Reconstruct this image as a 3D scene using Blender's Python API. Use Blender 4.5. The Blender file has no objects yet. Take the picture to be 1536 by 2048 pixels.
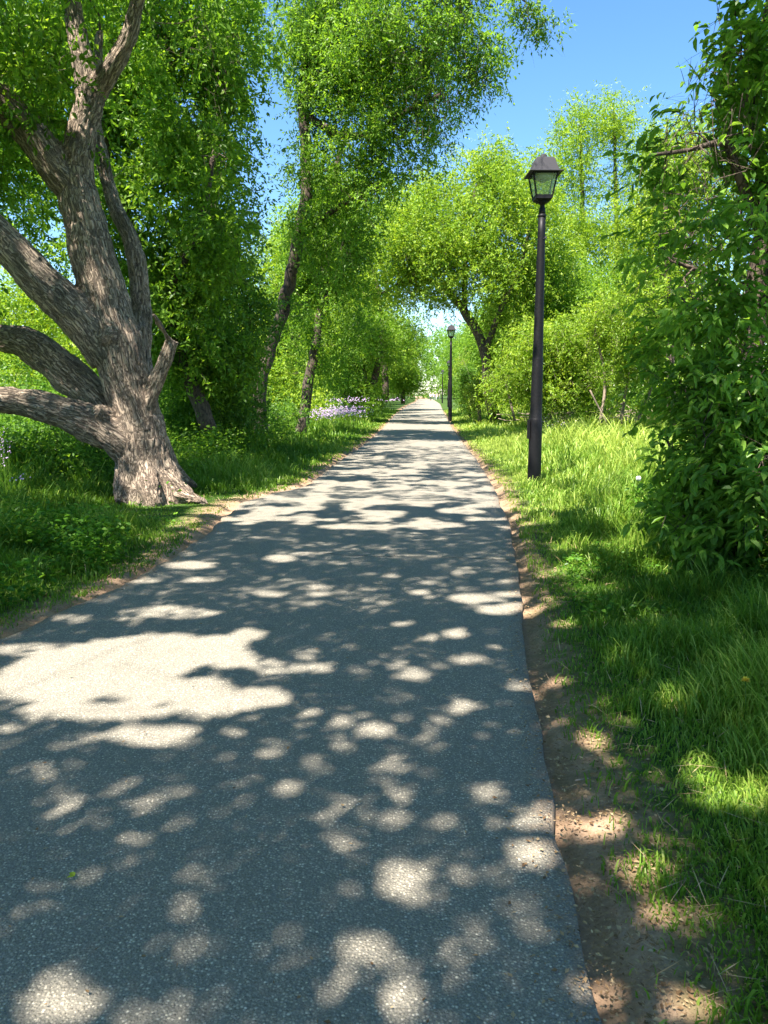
import bpy, math, random
import numpy as np
from mathutils import Vector

random.seed(7)
RNG = np.random.default_rng(7)
R = math.radians
scene = bpy.context.scene
COL = scene.collection

# ------------------------------------------------------------------ camera, world, sun, exposure
PITCH = R(8.75); F = 1538.0; CX, CY = 768.0, 1024.0; CAMH = 1.6
cam_d = bpy.data.cameras.new('camera'); cam = bpy.data.objects.new('camera', cam_d); COL.objects.link(cam)
cam.location = (0, 0, CAMH); cam.rotation_euler = (R(90) - PITCH, 0, 0)
cam_d.sensor_fit = 'VERTICAL'; cam_d.sensor_height = 24; cam_d.lens = 24 * F / 2048
cam_d.clip_start = 0.05; cam_d.clip_end = 3000
scene.camera = cam

SUN_EL = R(60)
SUN_AZ = np.array([-0.58, -0.81]); SUN_AZ /= np.linalg.norm(SUN_AZ)
SUN = np.array([SUN_AZ[0]*math.cos(SUN_EL), SUN_AZ[1]*math.cos(SUN_EL), math.sin(SUN_EL)])
world = bpy.data.worlds.new('World'); scene.world = world; world.use_nodes = True
wn = world.node_tree; bg = wn.nodes['Background']
sky = wn.nodes.new('ShaderNodeTexSky'); sky.sky_type = 'NISHITA'; sky.sun_disc = False
sky.sun_elevation = SUN_EL; sky.sun_rotation = math.atan2(SUN_AZ[0], SUN_AZ[1])
sky.air_density = 1.0; sky.dust_density = 0.3; sky.ozone_density = 3.5; sky.altitude = 200
hsv = wn.nodes.new('ShaderNodeHueSaturation'); hsv.inputs['Saturation'].default_value = 1.18; wn.links.new(sky.outputs[0], hsv.inputs['Color']); wn.links.new(hsv.outputs[0], bg.inputs[0]); bg.inputs[1].default_value = 0.074
sun_d = bpy.data.lights.new('sun', 'SUN'); sun_o = bpy.data.objects.new('sun', sun_d); COL.objects.link(sun_o)
sun_d.energy = 4.7; sun_d.angle = R(0.55); sun_d.color = (1.0, 0.915, 0.85)
sun_o.rotation_euler = Vector(SUN).to_track_quat('Z', 'Y').to_euler(); sun_o.location = (-20, -5, 30)
scene.view_settings.view_transform = 'Standard'; scene.view_settings.look = 'None'
scene.view_settings.exposure = 2.08; scene.view_settings.gamma = 1.0
scene.render.engine = 'CYCLES'
scene.cycles.max_bounces = 7; scene.cycles.diffuse_bounces = 4; scene.cycles.transmission_bounces = 5
scene.cycles.glossy_bounces = 2; scene.cycles.transparent_max_bounces = 4
scene.cycles.sample_clamp_indirect = 6.0

# ------------------------------------------------------------------ geometry of the view (used to survey the place)
def P(x, y, D):
    """world point at forward distance D metres seen at photo position x, y"""
    a = (x - CX) / F; b = (CY - y) / F
    fy = math.cos(PITCH) + b * math.sin(PITCH); fz = -math.sin(PITCH) + b * math.cos(PITCH)
    t = D / fy
    return np.array([a * t, D, CAMH + fz * t])
def G(x, y, z=0.0):
    a = (x - CX) / F; b = (CY - y) / F
    fy = math.cos(PITCH) + b * math.sin(PITCH); fz = -math.sin(PITCH) + b * math.cos(PITCH)
    t = (z - CAMH) / fz
    return np.array([a * t, fy * t, z])
def M(px, D):
    return px * D / F
def project(gx, gy, gz=0.0):
    dz = gz - CAMH
    zc = gy * math.cos(PITCH) - dz * math.sin(PITCH); zc = np.where(zc < 0.05, 0.05, zc)
    yc = gy * math.sin(PITCH) + dz * math.cos(PITCH)
    return CX + F * gx / zc, CY - F * yc / zc

# ------------------------------------------------------------------ numpy noise
_T = np.random.default_rng(99).random(65536)
def _h(i, j, k):
    return _T[((i * 73856093) ^ (j * 19349663) ^ (k * 83492791)) & 65535]
def vnoise(p):
    p = np.asarray(p, float); i = np.floor(p).astype(np.int64); f = p - i; f = f * f * (3 - 2 * f)
    r = 0
    for a in (0, 1):
        wa = f[:, 0] if a else 1 - f[:, 0]
        for b in (0, 1):
            wb = f[:, 1] if b else 1 - f[:, 1]
            for c in (0, 1):
                wc = f[:, 2] if c else 1 - f[:, 2]
                r = r + wa * wb * wc * _h(i[:, 0] + a, i[:, 1] + b, i[:, 2] + c)
    return r
def n2(x, y, s=1.0, seed=0.0):
    return vnoise(np.stack([x * s + seed * 17.3, y * s - seed * 9.1, np.full_like(x, seed * 3.7 + .5)], 1))

# ------------------------------------------------------------------ mesh helpers
def new_mesh(name, V, Fq=None, Ft=None, mat=None, attrs=None, smooth=False):
    V = np.asarray(V, np.float32); me = bpy.data.meshes.new(name)
    nq = 0 if Fq is None else len(Fq); nt = 0 if Ft is None else len(Ft)
    me.vertices.add(len(V)); me.vertices.foreach_set('co', V.ravel())
    loops = []; starts = []; tot = []
    if nq: loops.append(np.asarray(Fq, np.int32).ravel()); tot.append(np.full(nq, 4, np.int32))
    if nt: loops.append(np.asarray(Ft, np.int32).ravel()); tot.append(np.full(nt, 3, np.int32))
    loops = np.concatenate(loops); tot = np.concatenate(tot)
    starts = np.concatenate([[0], np.cumsum(tot)[:-1]]).astype(np.int32)
    me.loops.add(len(loops)); me.loops.foreach_set('vertex_index', loops)
    me.polygons.add(len(tot)); me.polygons.foreach_set('loop_start', starts)
    me.polygons.foreach_set('use_smooth', np.full(len(tot), smooth))
    for k, (dom, typ, arr) in (attrs or {}).items():
        at = me.attributes.new(k, typ, dom)
        at.data.foreach_set('vector' if typ == 'FLOAT_VECTOR' else 'value', np.asarray(arr, np.float32).ravel())
    me.update(calc_edges=True)
    if mat: me.materials.append(mat)
    return me
def obj(name, me, parent=None, label=None, cat=None, group=None, kind=None, loc=None):
    o = bpy.data.objects.new(name, me); COL.objects.link(o)
    if loc is not None: o.location = loc
    if parent is not None: o.parent = parent
    return tag(o, label, cat, group, kind)
def tag(o, label=None, cat=None, group=None, kind=None):
    if label: o['label'] = label
    if cat: o['category'] = cat
    if group: o['group'] = group
    if kind: o['kind'] = kind
    return o
def unit(v):
    return v / np.maximum(np.linalg.norm(v, axis=-1, keepdims=True), 1e-9)

class Geo:
    """collects verts and faces for one mesh"""
    def __init__(s): s.V = []; s.Q = []; s.T = []; s.n = 0
    def add(s, V, Q=None, T=None):
        if Q is not None and len(Q): s.Q.append(np.asarray(Q) + s.n)
        if T is not None and len(T): s.T.append(np.asarray(T) + s.n)
        s.V.append(np.asarray(V, float)); s.n += len(V)
    def tube(s, pts, rad, sides=8, rough=0.0, caps=True, seed=0):
        pts = np.asarray(pts, float); rad = np.asarray(rad, float); n = len(pts)
        tan = unit(np.gradient(pts, axis=0)); ref = np.array([0., 0., 1.]) if abs(tan[0, 2]) < .9 else np.array([1., 0, 0])
        u = unit(np.cross(tan, ref)); w = np.cross(tan, u)
        a = np.linspace(0, 2 * math.pi, sides, endpoint=False)
        ring = (np.cos(a)[None, :, None] * u[:, None] + np.sin(a)[None, :, None] * w[:, None])
        rr = np.repeat(rad[:, None], sides, 1)
        if rough:
            q = pts[:, None] + ring * rad[:, None, None] * 1.2
            nz = vnoise(q.reshape(-1, 3) * np.array([4., 4., 1.6]) + seed).reshape(n, sides) - .5
            rr = rr * (1 + rough * 2 * nz)
        V = (pts[:, None] + ring * rr[..., None]).reshape(-1, 3)
        i = np.arange(n - 1)[:, None] * sides; j = np.arange(sides)[None]; k = (j + 1) % sides
        Q = np.stack([i + j, i + k, i + sides + k, i + sides + j], -1).reshape(-1, 4)
        T = None
        if caps:
            V = np.concatenate([V, pts[:1], pts[-1:]]); c0 = n * sides; c1 = c0 + 1
            jj = np.arange(sides); kk = (jj + 1) % sides
            T = np.concatenate([np.stack([np.full(sides, c0), kk, jj], 1), np.stack([np.full(sides, c1), (n - 1) * sides + jj, (n - 1) * sides + kk], 1)])
        s.add(V, Q, T)
    def box(s, c, h, R3=None):
        v = np.array([[x, y, z] for x in (-1, 1) for y in (-1, 1) for z in (-1, 1)], float) * np.asarray(h)
        if R3 is not None: v = v @ np.asarray(R3).T
        s.add(v + np.asarray(c), [[0, 1, 3, 2], [4, 6, 7, 5], [0, 4, 5, 1], [2, 3, 7, 6], [0, 2, 6, 4], [1, 5, 7, 3]])
    def frustum(s, z0, a0, z1, a1, c=(0, 0), caps=True):
        V = [[c[0] + sx * a, c[1] + sy * a, z] for z, a in ((z0, a0), (z1, a1)) for sx, sy in ((-1, -1), (1, -1), (1, 1), (-1, 1))]
        Q = [[k, (k + 1) % 4, 4 + (k + 1) % 4, 4 + k] for k in range(4)]
        if caps: Q += [[3, 2, 1, 0], [4, 5, 6, 7]]
        s.add(V, Q)
    def mesh(s, name, mat, smooth=False, attrs=None):
        return new_mesh(name, np.concatenate(s.V), np.concatenate(s.Q) if s.Q else None, np.concatenate(s.T) if s.T else None, mat, attrs, smooth)

def resample(pts, rad, step):
    """catmull-rom through points"""
    pts = np.asarray(pts, float); rad = np.asarray(rad, float)
    p = np.concatenate([[2 * pts[0] - pts[1]], pts, [2 * pts[-1] - pts[-2]]]); r = np.concatenate([[rad[0]], rad, [rad[-1]]])
    oP = []; oR = []
    for i in range(1, len(p) - 2):
        n = max(2, int(np.linalg.norm(p[i + 1] - p[i]) / step))
        t = np.linspace(0, 1, n, endpoint=False)[:, None]
        a, b, c, d = p[i - 1], p[i], p[i + 1], p[i + 2]
        oP.append(.5 * ((2 * b) + (c - a) * t + (2 * a - 5 * b + 4 * c - d) * t**2 + (3 * b - a - 3 * c + d) * t**3))
        oR.append(r[i] + (r[i + 1] - r[i]) * t[:, 0])
    oP.append(pts[-1:]); oR.append(rad[-1:])
    return np.concatenate(oP), np.concatenate(oR)

# ------------------------------------------------------------------ materials
def mat(name):
    m = bpy.data.materials.new(name); m.use_nodes = True; nt = m.node_tree
    nt.nodes.remove(nt.nodes['Principled BSDF']); return m, nt, nt.nodes['Material Output']
def N(nt, t, **kw):
    n = nt.nodes.new(t)
    for k, v in kw.items():
        if k.startswith('i_'):
            key = k[2:]; key = int(key) if key.isdigit() else key.replace('_', ' ')
            n.inputs[key].default_value = v
        else: setattr(n, k, v)
    return n
def ramp(nt, stops, interp='LINEAR'):
    r = nt.nodes.new('ShaderNodeValToRGB'); r.color_ramp.interpolation = interp; e = r.color_ramp.elements
    while len(e) < len(stops): e.new(0.5)
    for k, (p, c) in enumerate(stops): e[k].position = p; e[k].color = (*c, 1) if len(c) == 3 else c
    return r
def leaf_mat(name, dark, mid, light, trans=0.42, tcol=1.5):
    m, nt, out = mat(name); L = nt.links.new
    at = N(nt, 'ShaderNodeAttribute', attribute_name='tint')
    rp = ramp(nt, [(0, dark), (.5, mid), (1, light)]); L(at.outputs['Fac'], rp.inputs[0])
    d = N(nt, 'ShaderNodeBsdfDiffuse'); t = N(nt, 'ShaderNodeBsdfTranslucent'); g = N(nt, 'ShaderNodeBsdfGlossy', i_Roughness=.42)
    mx = N(nt, 'ShaderNodeMixShader', i_0=trans); m2 = N(nt, 'ShaderNodeMixShader', i_0=.015)
    hs = N(nt, 'ShaderNodeMix', data_type='RGBA', blend_type='MULTIPLY'); hs.inputs[0].default_value = 1
    hs.inputs[7].default_value = (tcol * 1.15, tcol * 1.1, tcol * .45, 1)
    L(rp.outputs[0], hs.inputs[6]); L(rp.outputs[0], d.inputs[0]); L(hs.outputs[2], t.inputs[0])
    L(d.outputs[0], mx.inputs[1]); L(t.outputs[0], mx.inputs[2]); L(mx.outputs[0], m2.inputs[1]); L(g.outputs[0], m2.inputs[2])
    L(m2.outputs[0], out.inputs[0]); return m
LEAF_MID = leaf_mat('leaf_green', (.06, .135, .016), (.125, .25, .026), (.24, .38, .045), trans=.5)
LEAF_DARK = leaf_mat('leaf_deep_green', (.045, .115, .016), (.085, .19, .024), (.17, .31, .04), trans=.46)  # deeper tone partly puts the shade on darker trees into the leaf colour
LEAF_YEL = leaf_mat('leaf_yellow_green', (.10, .20, .018), (.19, .31, .028), (.32, .42, .045), trans=.42)  # lighter tone partly puts sunlight on brighter trees into the leaf colour
LEAF_FILL = leaf_mat('fill_light_leaf', (.13, .20, .03), (.23, .31, .045), (.34, .43, .07), trans=.58, tcol=1.6)  # colour and transmission raised to add warm green fill light under shade trees
LEAF_NEAR = leaf_mat('broad_leaf', (.06, .15, .02), (.13, .27, .035), (.26, .43, .07), trans=.5)
GRASS = leaf_mat('grass_blade', (.065, .15, .014), (.14, .265, .025), (.38, .47, .10), trans=.4, tcol=1.3)
WEED = leaf_mat('weed_leaf', (.04, .125, .010), (.075, .19, .015), (.15, .29, .03), trans=.35)
DRY = leaf_mat('dry_litter', (.12, .07, .035), (.28, .18, .09), (.45, .34, .19), trans=.1, tcol=1.0)

def bark_mat(name, c0, c1, scale=9, stretch=.22, bump=.5, attr=None, plates=False):
    m, nt, out = mat(name); L = nt.links.new
    b = N(nt, 'ShaderNodeBsdfPrincipled', i_Roughness=.92)
    if attr: co = N(nt, 'ShaderNodeAttribute', attribute_name=attr).outputs['Vector']; sc = (1, 1, stretch)
    else: co = N(nt, 'ShaderNodeTexCoord').outputs['Object']; sc = (1, 1, stretch)
    mp = N(nt, 'ShaderNodeMapping'); mp.inputs['Scale'].default_value = sc; L(co, mp.inputs[0])
    n1 = N(nt, 'ShaderNodeTexNoise', i_Scale=scale, i_Detail=6, i_Roughness=.65, i_Distortion=.6); L(mp.outputs[0], n1.inputs[0])
    v = N(nt, 'ShaderNodeTexVoronoi', feature='DISTANCE_TO_EDGE', i_Scale=scale * 2.2)
    ds = N(nt, 'ShaderNodeMix', data_type='VECTOR'); ds.inputs[0].default_value = .12 if not plates else .22
    L(mp.outputs[0], ds.inputs[4]); L(n1.outputs['Color'], ds.inputs[5]); L(ds.outputs[1], v.inputs[0])
    r = ramp(nt, [(0, (0, 0, 0)), (.14, (1, 1, 1))]); L(v.outputs[0], r.inputs[0])
    mul = N(nt, 'ShaderNodeMath', operation='MULTIPLY'); L(r.outputs[0], mul.inputs[0]); L(n1.outputs[0], mul.inputs[1])
    if plates:
        pa = N(nt, 'ShaderNodeMapRange', i_1=.25, i_2=.75, i_3=.62, i_4=1.0); L(n1.outputs[0], pa.inputs[0]); L(pa.outputs[0], mul.inputs[1])
    cr = ramp(nt, [(.05, c0), (.6, c1)] if not plates else [(.0, (.085, .065, .047)), (.40, c0), (1.0, c1)]); L(mul.outputs[0], cr.inputs[0])
    bp = N(nt, 'ShaderNodeBump', i_Strength=bump, i_Distance=.03); L(mul.outputs[0], bp.inputs['Height'])
    big = N(nt, 'ShaderNodeTexNoise', i_Scale=2.2, i_Detail=3); L(N(nt, 'ShaderNodeTexCoord').outputs['Object'], big.inputs[0])
    br = ramp(nt, [(.3, (.72, .74, .7)), (.7, (1.12, 1.06, 1))]); L(big.outputs[0], br.inputs[0])
    mm = N(nt, 'ShaderNodeMix', data_type='RGBA', blend_type='MULTIPLY'); mm.inputs[0].default_value = 1
    L(cr.outputs[0], mm.inputs[6]); L(br.outputs[0], mm.inputs[7])
    L(mm.outputs[2], b.inputs['Base Color']); L(bp.outputs[0], b.inputs['Normal']); L(b.outputs[0], out.inputs[0]); return m
BARK_BIG = bark_mat('old_furrowed_bark', (.23, .18, .13), (.42, .34, .255), scale=12, stretch=.20, bump=1.0, attr='barkco', plates=True)
BARK = bark_mat('tree_bark', (.03, .023, .017), (.115, .088, .064), scale=9)
BARK_PALE = bark_mat('pale_stem_bark', (.14, .11, .08), (.38, .31, .24), scale=9)

def asphalt_mat():
    m, nt, out = mat('weathered_asphalt'); L = nt.links.new
    tc = N(nt, 'ShaderNodeTexCoord').outputs['Object']; b = N(nt, 'ShaderNodeBsdfPrincipled', i_Roughness=.82)
    b.inputs['Specular IOR Level'].default_value = .35
    v = N(nt, 'ShaderNodeTexVoronoi', i_Scale=105.0); L(tc, v.inputs[0])
    sep = N(nt, 'ShaderNodeSeparateColor'); L(v.outputs['Color'], sep.inputs[0])
    # stone tone per cell
    st = ramp(nt, [(0, (.085, .084, .08)), (.55, (.15, .148, .14)), (.80, (.19, .185, .175)), (.95, (.28, .275, .26)), (1, (.37, .36, .34))]); L(sep.outputs[0], st.inputs[0])
    edge = ramp(nt, [(.22, (1, 1, 1)), (.60, (0, 0, 0))]); L(v.outputs['Distance'], edge.inputs[0])
    mx = N(nt, 'ShaderNodeMix', data_type='RGBA'); mx.inputs[6].default_value = (.098, .099, .097, 1)
    L(edge.outputs[0], mx.inputs[0]); L(st.outputs[0], mx.inputs[7])
    v2 = N(nt, 'ShaderNodeTexVoronoi', i_Scale=260.0); L(tc, v2.inputs[0])
    s2 = N(nt, 'ShaderNodeSeparateColor'); L(v2.outputs['Color'], s2.inputs[0])
    r2 = ramp(nt, [(0, (.72, .72, .72)), (.75, (1.05, 1.05, 1.05)), (1, (1.5, 1.48, 1.42))]); L(s2.outputs[1], r2.inputs[0])
    m2 = N(nt, 'ShaderNodeMix', data_type='RGBA', blend_type='MULTIPLY'); m2.inputs[0].default_value = .8; L(mx.outputs[2], m2.inputs[6]); L(r2.outputs[0], m2.inputs[7])
    # broad stains and wear
    n = N(nt, 'ShaderNodeTexNoise', i_Scale=.9, i_Detail=7, i_Roughness=.68); L(tc, n.inputs[0])
    r3 = ramp(nt, [(.25, (1.55, 1.44, 1.14)), (.45, (1.95, 1.80, 1.44)), (.6, (1.85, 1.72, 1.39)), (.75, (2.3, 2.10, 1.66))]); L(n.outputs[0], r3.inputs[0])
    m3 = N(nt, 'ShaderNodeMix', data_type='RGBA', blend_type='MULTIPLY'); m3.inputs[0].default_value = 1; L(m2.outputs[2], m3.inputs[6]); L(r3.outputs[0], m3.inputs[7])
    # dust and soil along the edges
    at = N(nt, 'ShaderNodeAttribute', attribute_name='edge'); nn = N(nt, 'ShaderNodeTexNoise', i_Scale=14, i_Detail=5); L(tc, nn.inputs[0])
    ma = N(nt, 'ShaderNodeMath', operation='MULTIPLY_ADD', i_1=1.3, i_2=-.65); L(nn.outputs[0], ma.inputs[0])
    ad = N(nt, 'ShaderNodeMath', operation='ADD', use_clamp=True); L(ma.outputs[0], ad.inputs[0]); L(at.outputs['Fac'], ad.inputs[1])
    m4 = N(nt, 'ShaderNodeMix', data_type='RGBA'); m4.inputs[7].default_value = (.30, .20, .12, 1); L(ad.outputs[0], m4.inputs[0]); L(m3.outputs[2], m4.inputs[6])
    bp = N(nt, 'ShaderNodeBump', i_Strength=.7, i_Distance=.004); L(edge.outputs[0], bp.inputs['Height'])
    L(m4.outputs[2], b.inputs['Base Color']); L(bp.outputs[0], b.inputs['Normal']); L(b.outputs[0], out.inputs[0]); return m
def ground_mat():
    m, nt, out = mat('soil_and_turf'); L = nt.links.new
    tc = N(nt, 'ShaderNodeTexCoord').outputs['Object']; b = N(nt, 'ShaderNodeBsdfPrincipled', i_Roughness=.97)
    b.inputs['Specular IOR Level'].default_value = .1
    n = N(nt, 'ShaderNodeTexNoise', i_Scale=3.5, i_Detail=8, i_Roughness=.7); L(tc, n.inputs[0])
    soil = ramp(nt, [(.30, (.24, .16, .10)), (.55, (.38, .26, .165)), (.75, (.50, .37, .25))]); L(n.outputs[0], soil.inputs[0])
    f = N(nt, 'ShaderNodeTexNoise', i_Scale=60, i_Detail=6, i_Roughness=.7); L(tc, f.inputs[0])
    fr = ramp(nt, [(.3, (.6, .58, .55)), (.62, (1.05, 1.05, 1.05)), (.75, (1.5, 1.4, 1.2))]); L(f.outputs[0], fr.inputs[0])
    m1 = N(nt, 'ShaderNodeMix', data_type='RGBA', blend_type='MULTIPLY'); m1.inputs[0].default_value = .8; L(soil.outputs[0], m1.inputs[6]); L(fr.outputs[0], m1.inputs[7])
    gr = ramp(nt, [(.3, (.028, .055, .012)), (.7, (.06, .11, .022))]); L(n.outputs[0], gr.inputs[0])
    at = N(nt, 'ShaderNodeAttribute', attribute_name='turf'); n3 = N(nt, 'ShaderNodeTexNoise', i_Scale=9, i_Detail=6); L(tc, n3.inputs[0])
    ma = N(nt, 'ShaderNodeMath', operation='MULTIPLY_ADD', i_1=1.6, i_2=-.8); L(n3.outputs[0], ma.inputs[0])
    ad = N(nt, 'ShaderNodeMath', operation='ADD', use_clamp=True); L(ma.outputs[0], ad.inputs[0]); L(at.outputs['Fac'], ad.inputs[1])
    m2 = N(nt, 'ShaderNodeMix', data_type='RGBA'); L(ad.outputs[0], m2.inputs[0]); L(m1.outputs[2], m2.inputs[6]); L(gr.outputs[0], m2.inputs[7])
    bp = N(nt, 'ShaderNodeBump', i_Strength=.6, i_Distance=.015); L(f.outputs[0], bp.inputs['Height'])
    L(m2.outputs[2], b.inputs['Base Color']); L(bp.outputs[0], b.inputs['Normal']); L(b.outputs[0], out.inputs[0]); return m
def paint_mat(name, col, rough=.4, metal=0.0, grain=30, spec=.5):
    m, nt, out = mat(name); L = nt.links.new; b = N(nt, 'ShaderNodeBsdfPrincipled', i_Roughness=rough, i_Metallic=metal); b.inputs['Specular IOR Level'].default_value = spec
    tc = N(nt, 'ShaderNodeTexCoord').outputs['Object']; n = N(nt, 'ShaderNodeTexNoise', i_Scale=grain, i_Detail=5); L(tc, n.inputs[0])
    r = ramp(nt, [(.3, tuple(c * .75 for c in col)), (.7, tuple(min(1, c * 1.25) for c in col))]); L(n.outputs[0], r.inputs[0])
    rr = N(nt, 'ShaderNodeMapRange', i_3=rough * .8, i_4=min(1, rough * 1.3)); L(n.outputs[0], rr.inputs[0]); L(rr.outputs[0], b.inputs['Roughness'])
    bp = N(nt, 'ShaderNodeBump', i_Strength=.25, i_Distance=.002); L(n.outputs[0], bp.inputs['Height'])
    L(r.outputs[0], b.inputs['Base Color']); L(bp.outputs[0], b.inputs['Normal']); L(b.outputs[0], out.inputs[0]); return m
ASPHALT = asphalt_mat(); GROUND = ground_mat()
BLACK = paint_mat('black_pole_paint', (.006, .006, .007), .5, spec=.22)
HOODM = paint_mat('charcoal_hood_metal', (.02, .02, .024), .75)
PURPLE = paint_mat('mauve_petals', (.52, .38, .58), .7)
YELLOW = paint_mat('yellow_petals', (.75, .55, .04), .7)
PUFF = paint_mat('dandelion_seed_down', (.75, .75, .70), .9)
def glass_mat():
    m, nt, out = mat('lantern_glass'); L = nt.links.new
    t = N(nt, 'ShaderNodeBsdfTransparent'); t.inputs[0].default_value = (.93, .96, .93, 1)
    g = N(nt, 'ShaderNodeBsdfGlossy', i_Roughness=.08); tr = N(nt, 'ShaderNodeBsdfTranslucent'); tr.inputs[0].default_value = (.85, .88, .82, 1)
    a = N(nt, 'ShaderNodeMixShader', i_0=.16); b = N(nt, 'ShaderNodeMixShader', i_0=.08)
    L(t.outputs[0], a.inputs[1]); L(tr.outputs[0], a.inputs[2]); L(a.outputs[0], b.inputs[1]); L(g.outputs[0], b.inputs[2]); L(b.outputs[0], out.inputs[0]); return m
GLASS = glass_mat()

# ------------------------------------------------------------------ the path (edges surveyed on the ground)
RE = np.array([G(*p)[:2] for p in [(1265,2048),(1200,1800),(1150,1620),(1105,1420),(1080,1300),(1055,1150),(1032,1050),(1003,985),(968,930),(927,880),(905,850),(890,825),(882,808)]])
LE = np.array([G(*p)[:2] for p in [(39,1249),(234,1172),(351,1106),(421,1048),(465,1009),(520,993),(600,974),(680,917),(728,886),(763,856),(788,829),(812,812),(833,803)]])
d0 = RE[0] - np.array([.04, 2.0]); RE = np.concatenate([[d0 - [0.1, 9]], [d0], RE]); 
LE = np.concatenate([[[-2.9, -9]], [[-2.85, 2.0]], LE])
fx = 7.4
RE = np.concatenate([RE, [[17.5, 290], [22, 420]]]); LE = np.concatenate([LE, [[12.3, 290], [17, 420]]])
def re_x(y): return np.interp(y, RE[:, 1], RE[:, 0])
def le_x(y): return np.interp(y, LE[:, 1], LE[:, 0])
def pdist(x, y):
    """distance outside the path (negative inside)"""
    return np.maximum(x - re_x(y), le_x(y) - x)
GL = np.array([G(*p)[:2] for p in [(1470,2048),(1400,1850),(1310,1650),(1240,1560),(1172,1420),(1124,1300),(1086,1150),(1054,1050),(1008,960),(955,905),(908,850)]])
def verge_x(y): return np.interp(y, np.r_[-9, GL[:, 1], 60, 400], np.r_[GL[0, 0], GL[:, 0], re_x(60.) + .1, re_x(400.) + .1])

def ys_spacing():
    a = [ -9.0 ]
    while a[-1] < 232: a.append(a[-1] + max(.12, abs(a[-1]) * .02))
    return np.array(a)
def build_path():
    ys = ys_spacing(); n = 41; t = np.linspace(0, 1, n)
    l = le_x(ys) + (n2(ys, ys * 0, 3.1, 1) - .5) * .10 + (n2(ys, ys * 0, 9, 2) - .5) * .05
    r = re_x(ys) + (n2(ys, ys * 0, 3.1, 3) - .5) * .06 + (n2(ys, ys * 0, 9, 4) - .5) * .015
    X = l[:, None] + (r - l)[:, None] * t; Y = np.repeat(ys[:, None], n, 1)
    Z = .012 + (n2(X.ravel(), Y.ravel(), .7, 5).reshape(X.shape) - .5) * .012
    Z[:, 0] = -.03; Z[:, -1] = -.03; X[:, 0] = X[:, 1] - .01; X[:, -1] = X[:, -2] + .01
    e = np.minimum(X - l[:, None], r[:, None] - X); edge = np.clip(.62 - e / .28, -.6, .8)
    V = np.stack([X, Y, Z], -1).reshape(-1, 3); m = len(ys)
    i = np.arange(m - 1)[:, None] * n; j = np.arange(n - 1)[None]
    Q = np.stack([i + j, i + j + 1, i + n + j + 1, i + n + j], -1).reshape(-1, 4)
    obj('path', new_mesh('path', V, Q, None, ASPHALT, {'edge': ('POINT', 'FLOAT', edge.ravel())}, True), kind='structure')
    # thin cracks in the asphalt
    ck, nt, out = mat('crack_filler'); b = N(nt, 'ShaderNodeBsdfDiffuse'); b.inputs[0].default_value = (.03, .03, .03, 1); nt.links.new(b.outputs[0], out.inputs[0])
    g = Geo()
    for px, w in (([(560, 1112), (640, 1108), (700, 1113), (800, 1116), (900, 1118), (1010, 1122), (1045, 1121)], .004),):
        pts, _ = resample([G(*p) for p in px], [1] * len(px), .03)
        k = len(pts); pts[:, 0] += (n2(pts[:, 1] + pts[:, 0], pts[:, 0], 14, 3) - .5) * .03; pts[:, 1] += (n2(pts[:, 0], pts[:, 1], 14, 9) - .5) * .03
        d = unit(np.gradient(pts, axis=0)); nr = np.stack([-d[:, 1], d[:, 0], d[:, 2] * 0], 1)
        ww = (w * (.3 + 1.2 * n2(pts[:, 0], pts[:, 1], 22, 4)))[:, None]
        zz = .012 + (n2(pts[:, 0], pts[:, 1], .7, 5) - .5) * .012 + .004
        A = pts + nr * ww; B = pts - nr * ww; A[:, 2] = zz; B[:, 2] = zz
        q = np.arange(k - 1); g.add(np.concatenate([A, B]), np.stack([q, q + 1, k + q + 1, k + q], 1))
    obj('path_cracks', g.mesh('path_cracks', ck), kind='structure')
def gz(x, y):
    """height of the ground beside the path"""
    d = pdist(x, y)
    z = -.05 + np.clip(d / .05, 0, 1) * .056 + (n2(x, y, .9, 11) - .5) * .10 * np.clip(d / 1.5, 0, 1)
    z = z + (n2(x, y, .12, 12) - .5) * .7 * np.clip((d - 5) / 10, 0, 1)
    return z
def build_ground():
    def ax(lim, s0, g):
        a = [0.0]
        while a[-1] < lim: a.append(a[-1] + max(s0, abs(a[-1]) * g))
        return np.array(a)
    xp = ax(900, .11, .03); xs = np.concatenate([-xp[:0:-1], xp]); yp = ax(1500, .12, .022); yn = ax(300, .25, .08)
    ys = np.concatenate([-yn[:0:-1], yp])
    X, Y = np.meshgrid(xs, ys); x = X.ravel(); y = Y.ravel(); z = gz(x, y); n = len(xs)
    d = pdist(x, y); lx = le_x(y) - .15
    dl = lx - x; dr = x - verge_x(y)
    turf = np.where(x > 0.5 * (re_x(y) + le_x(y)), np.clip(dr / .4 + .5, -.6, 1.5), np.clip(dl / .35, -.5, 1.5))
    i = np.arange(len(ys) - 1)[:, None] * n; j = np.arange(n - 1)[None]
    Q = np.stack([i + j, i + j + 1, i + n + j + 1, i + n + j], -1).reshape(-1, 4)
    obj('ground', new_mesh('ground', np.stack([x, y, z], 1), Q, None, GROUND, {'turf': ('POINT', 'FLOAT', turf)}, True), kind='structure')
build_path(); build_ground()

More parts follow.
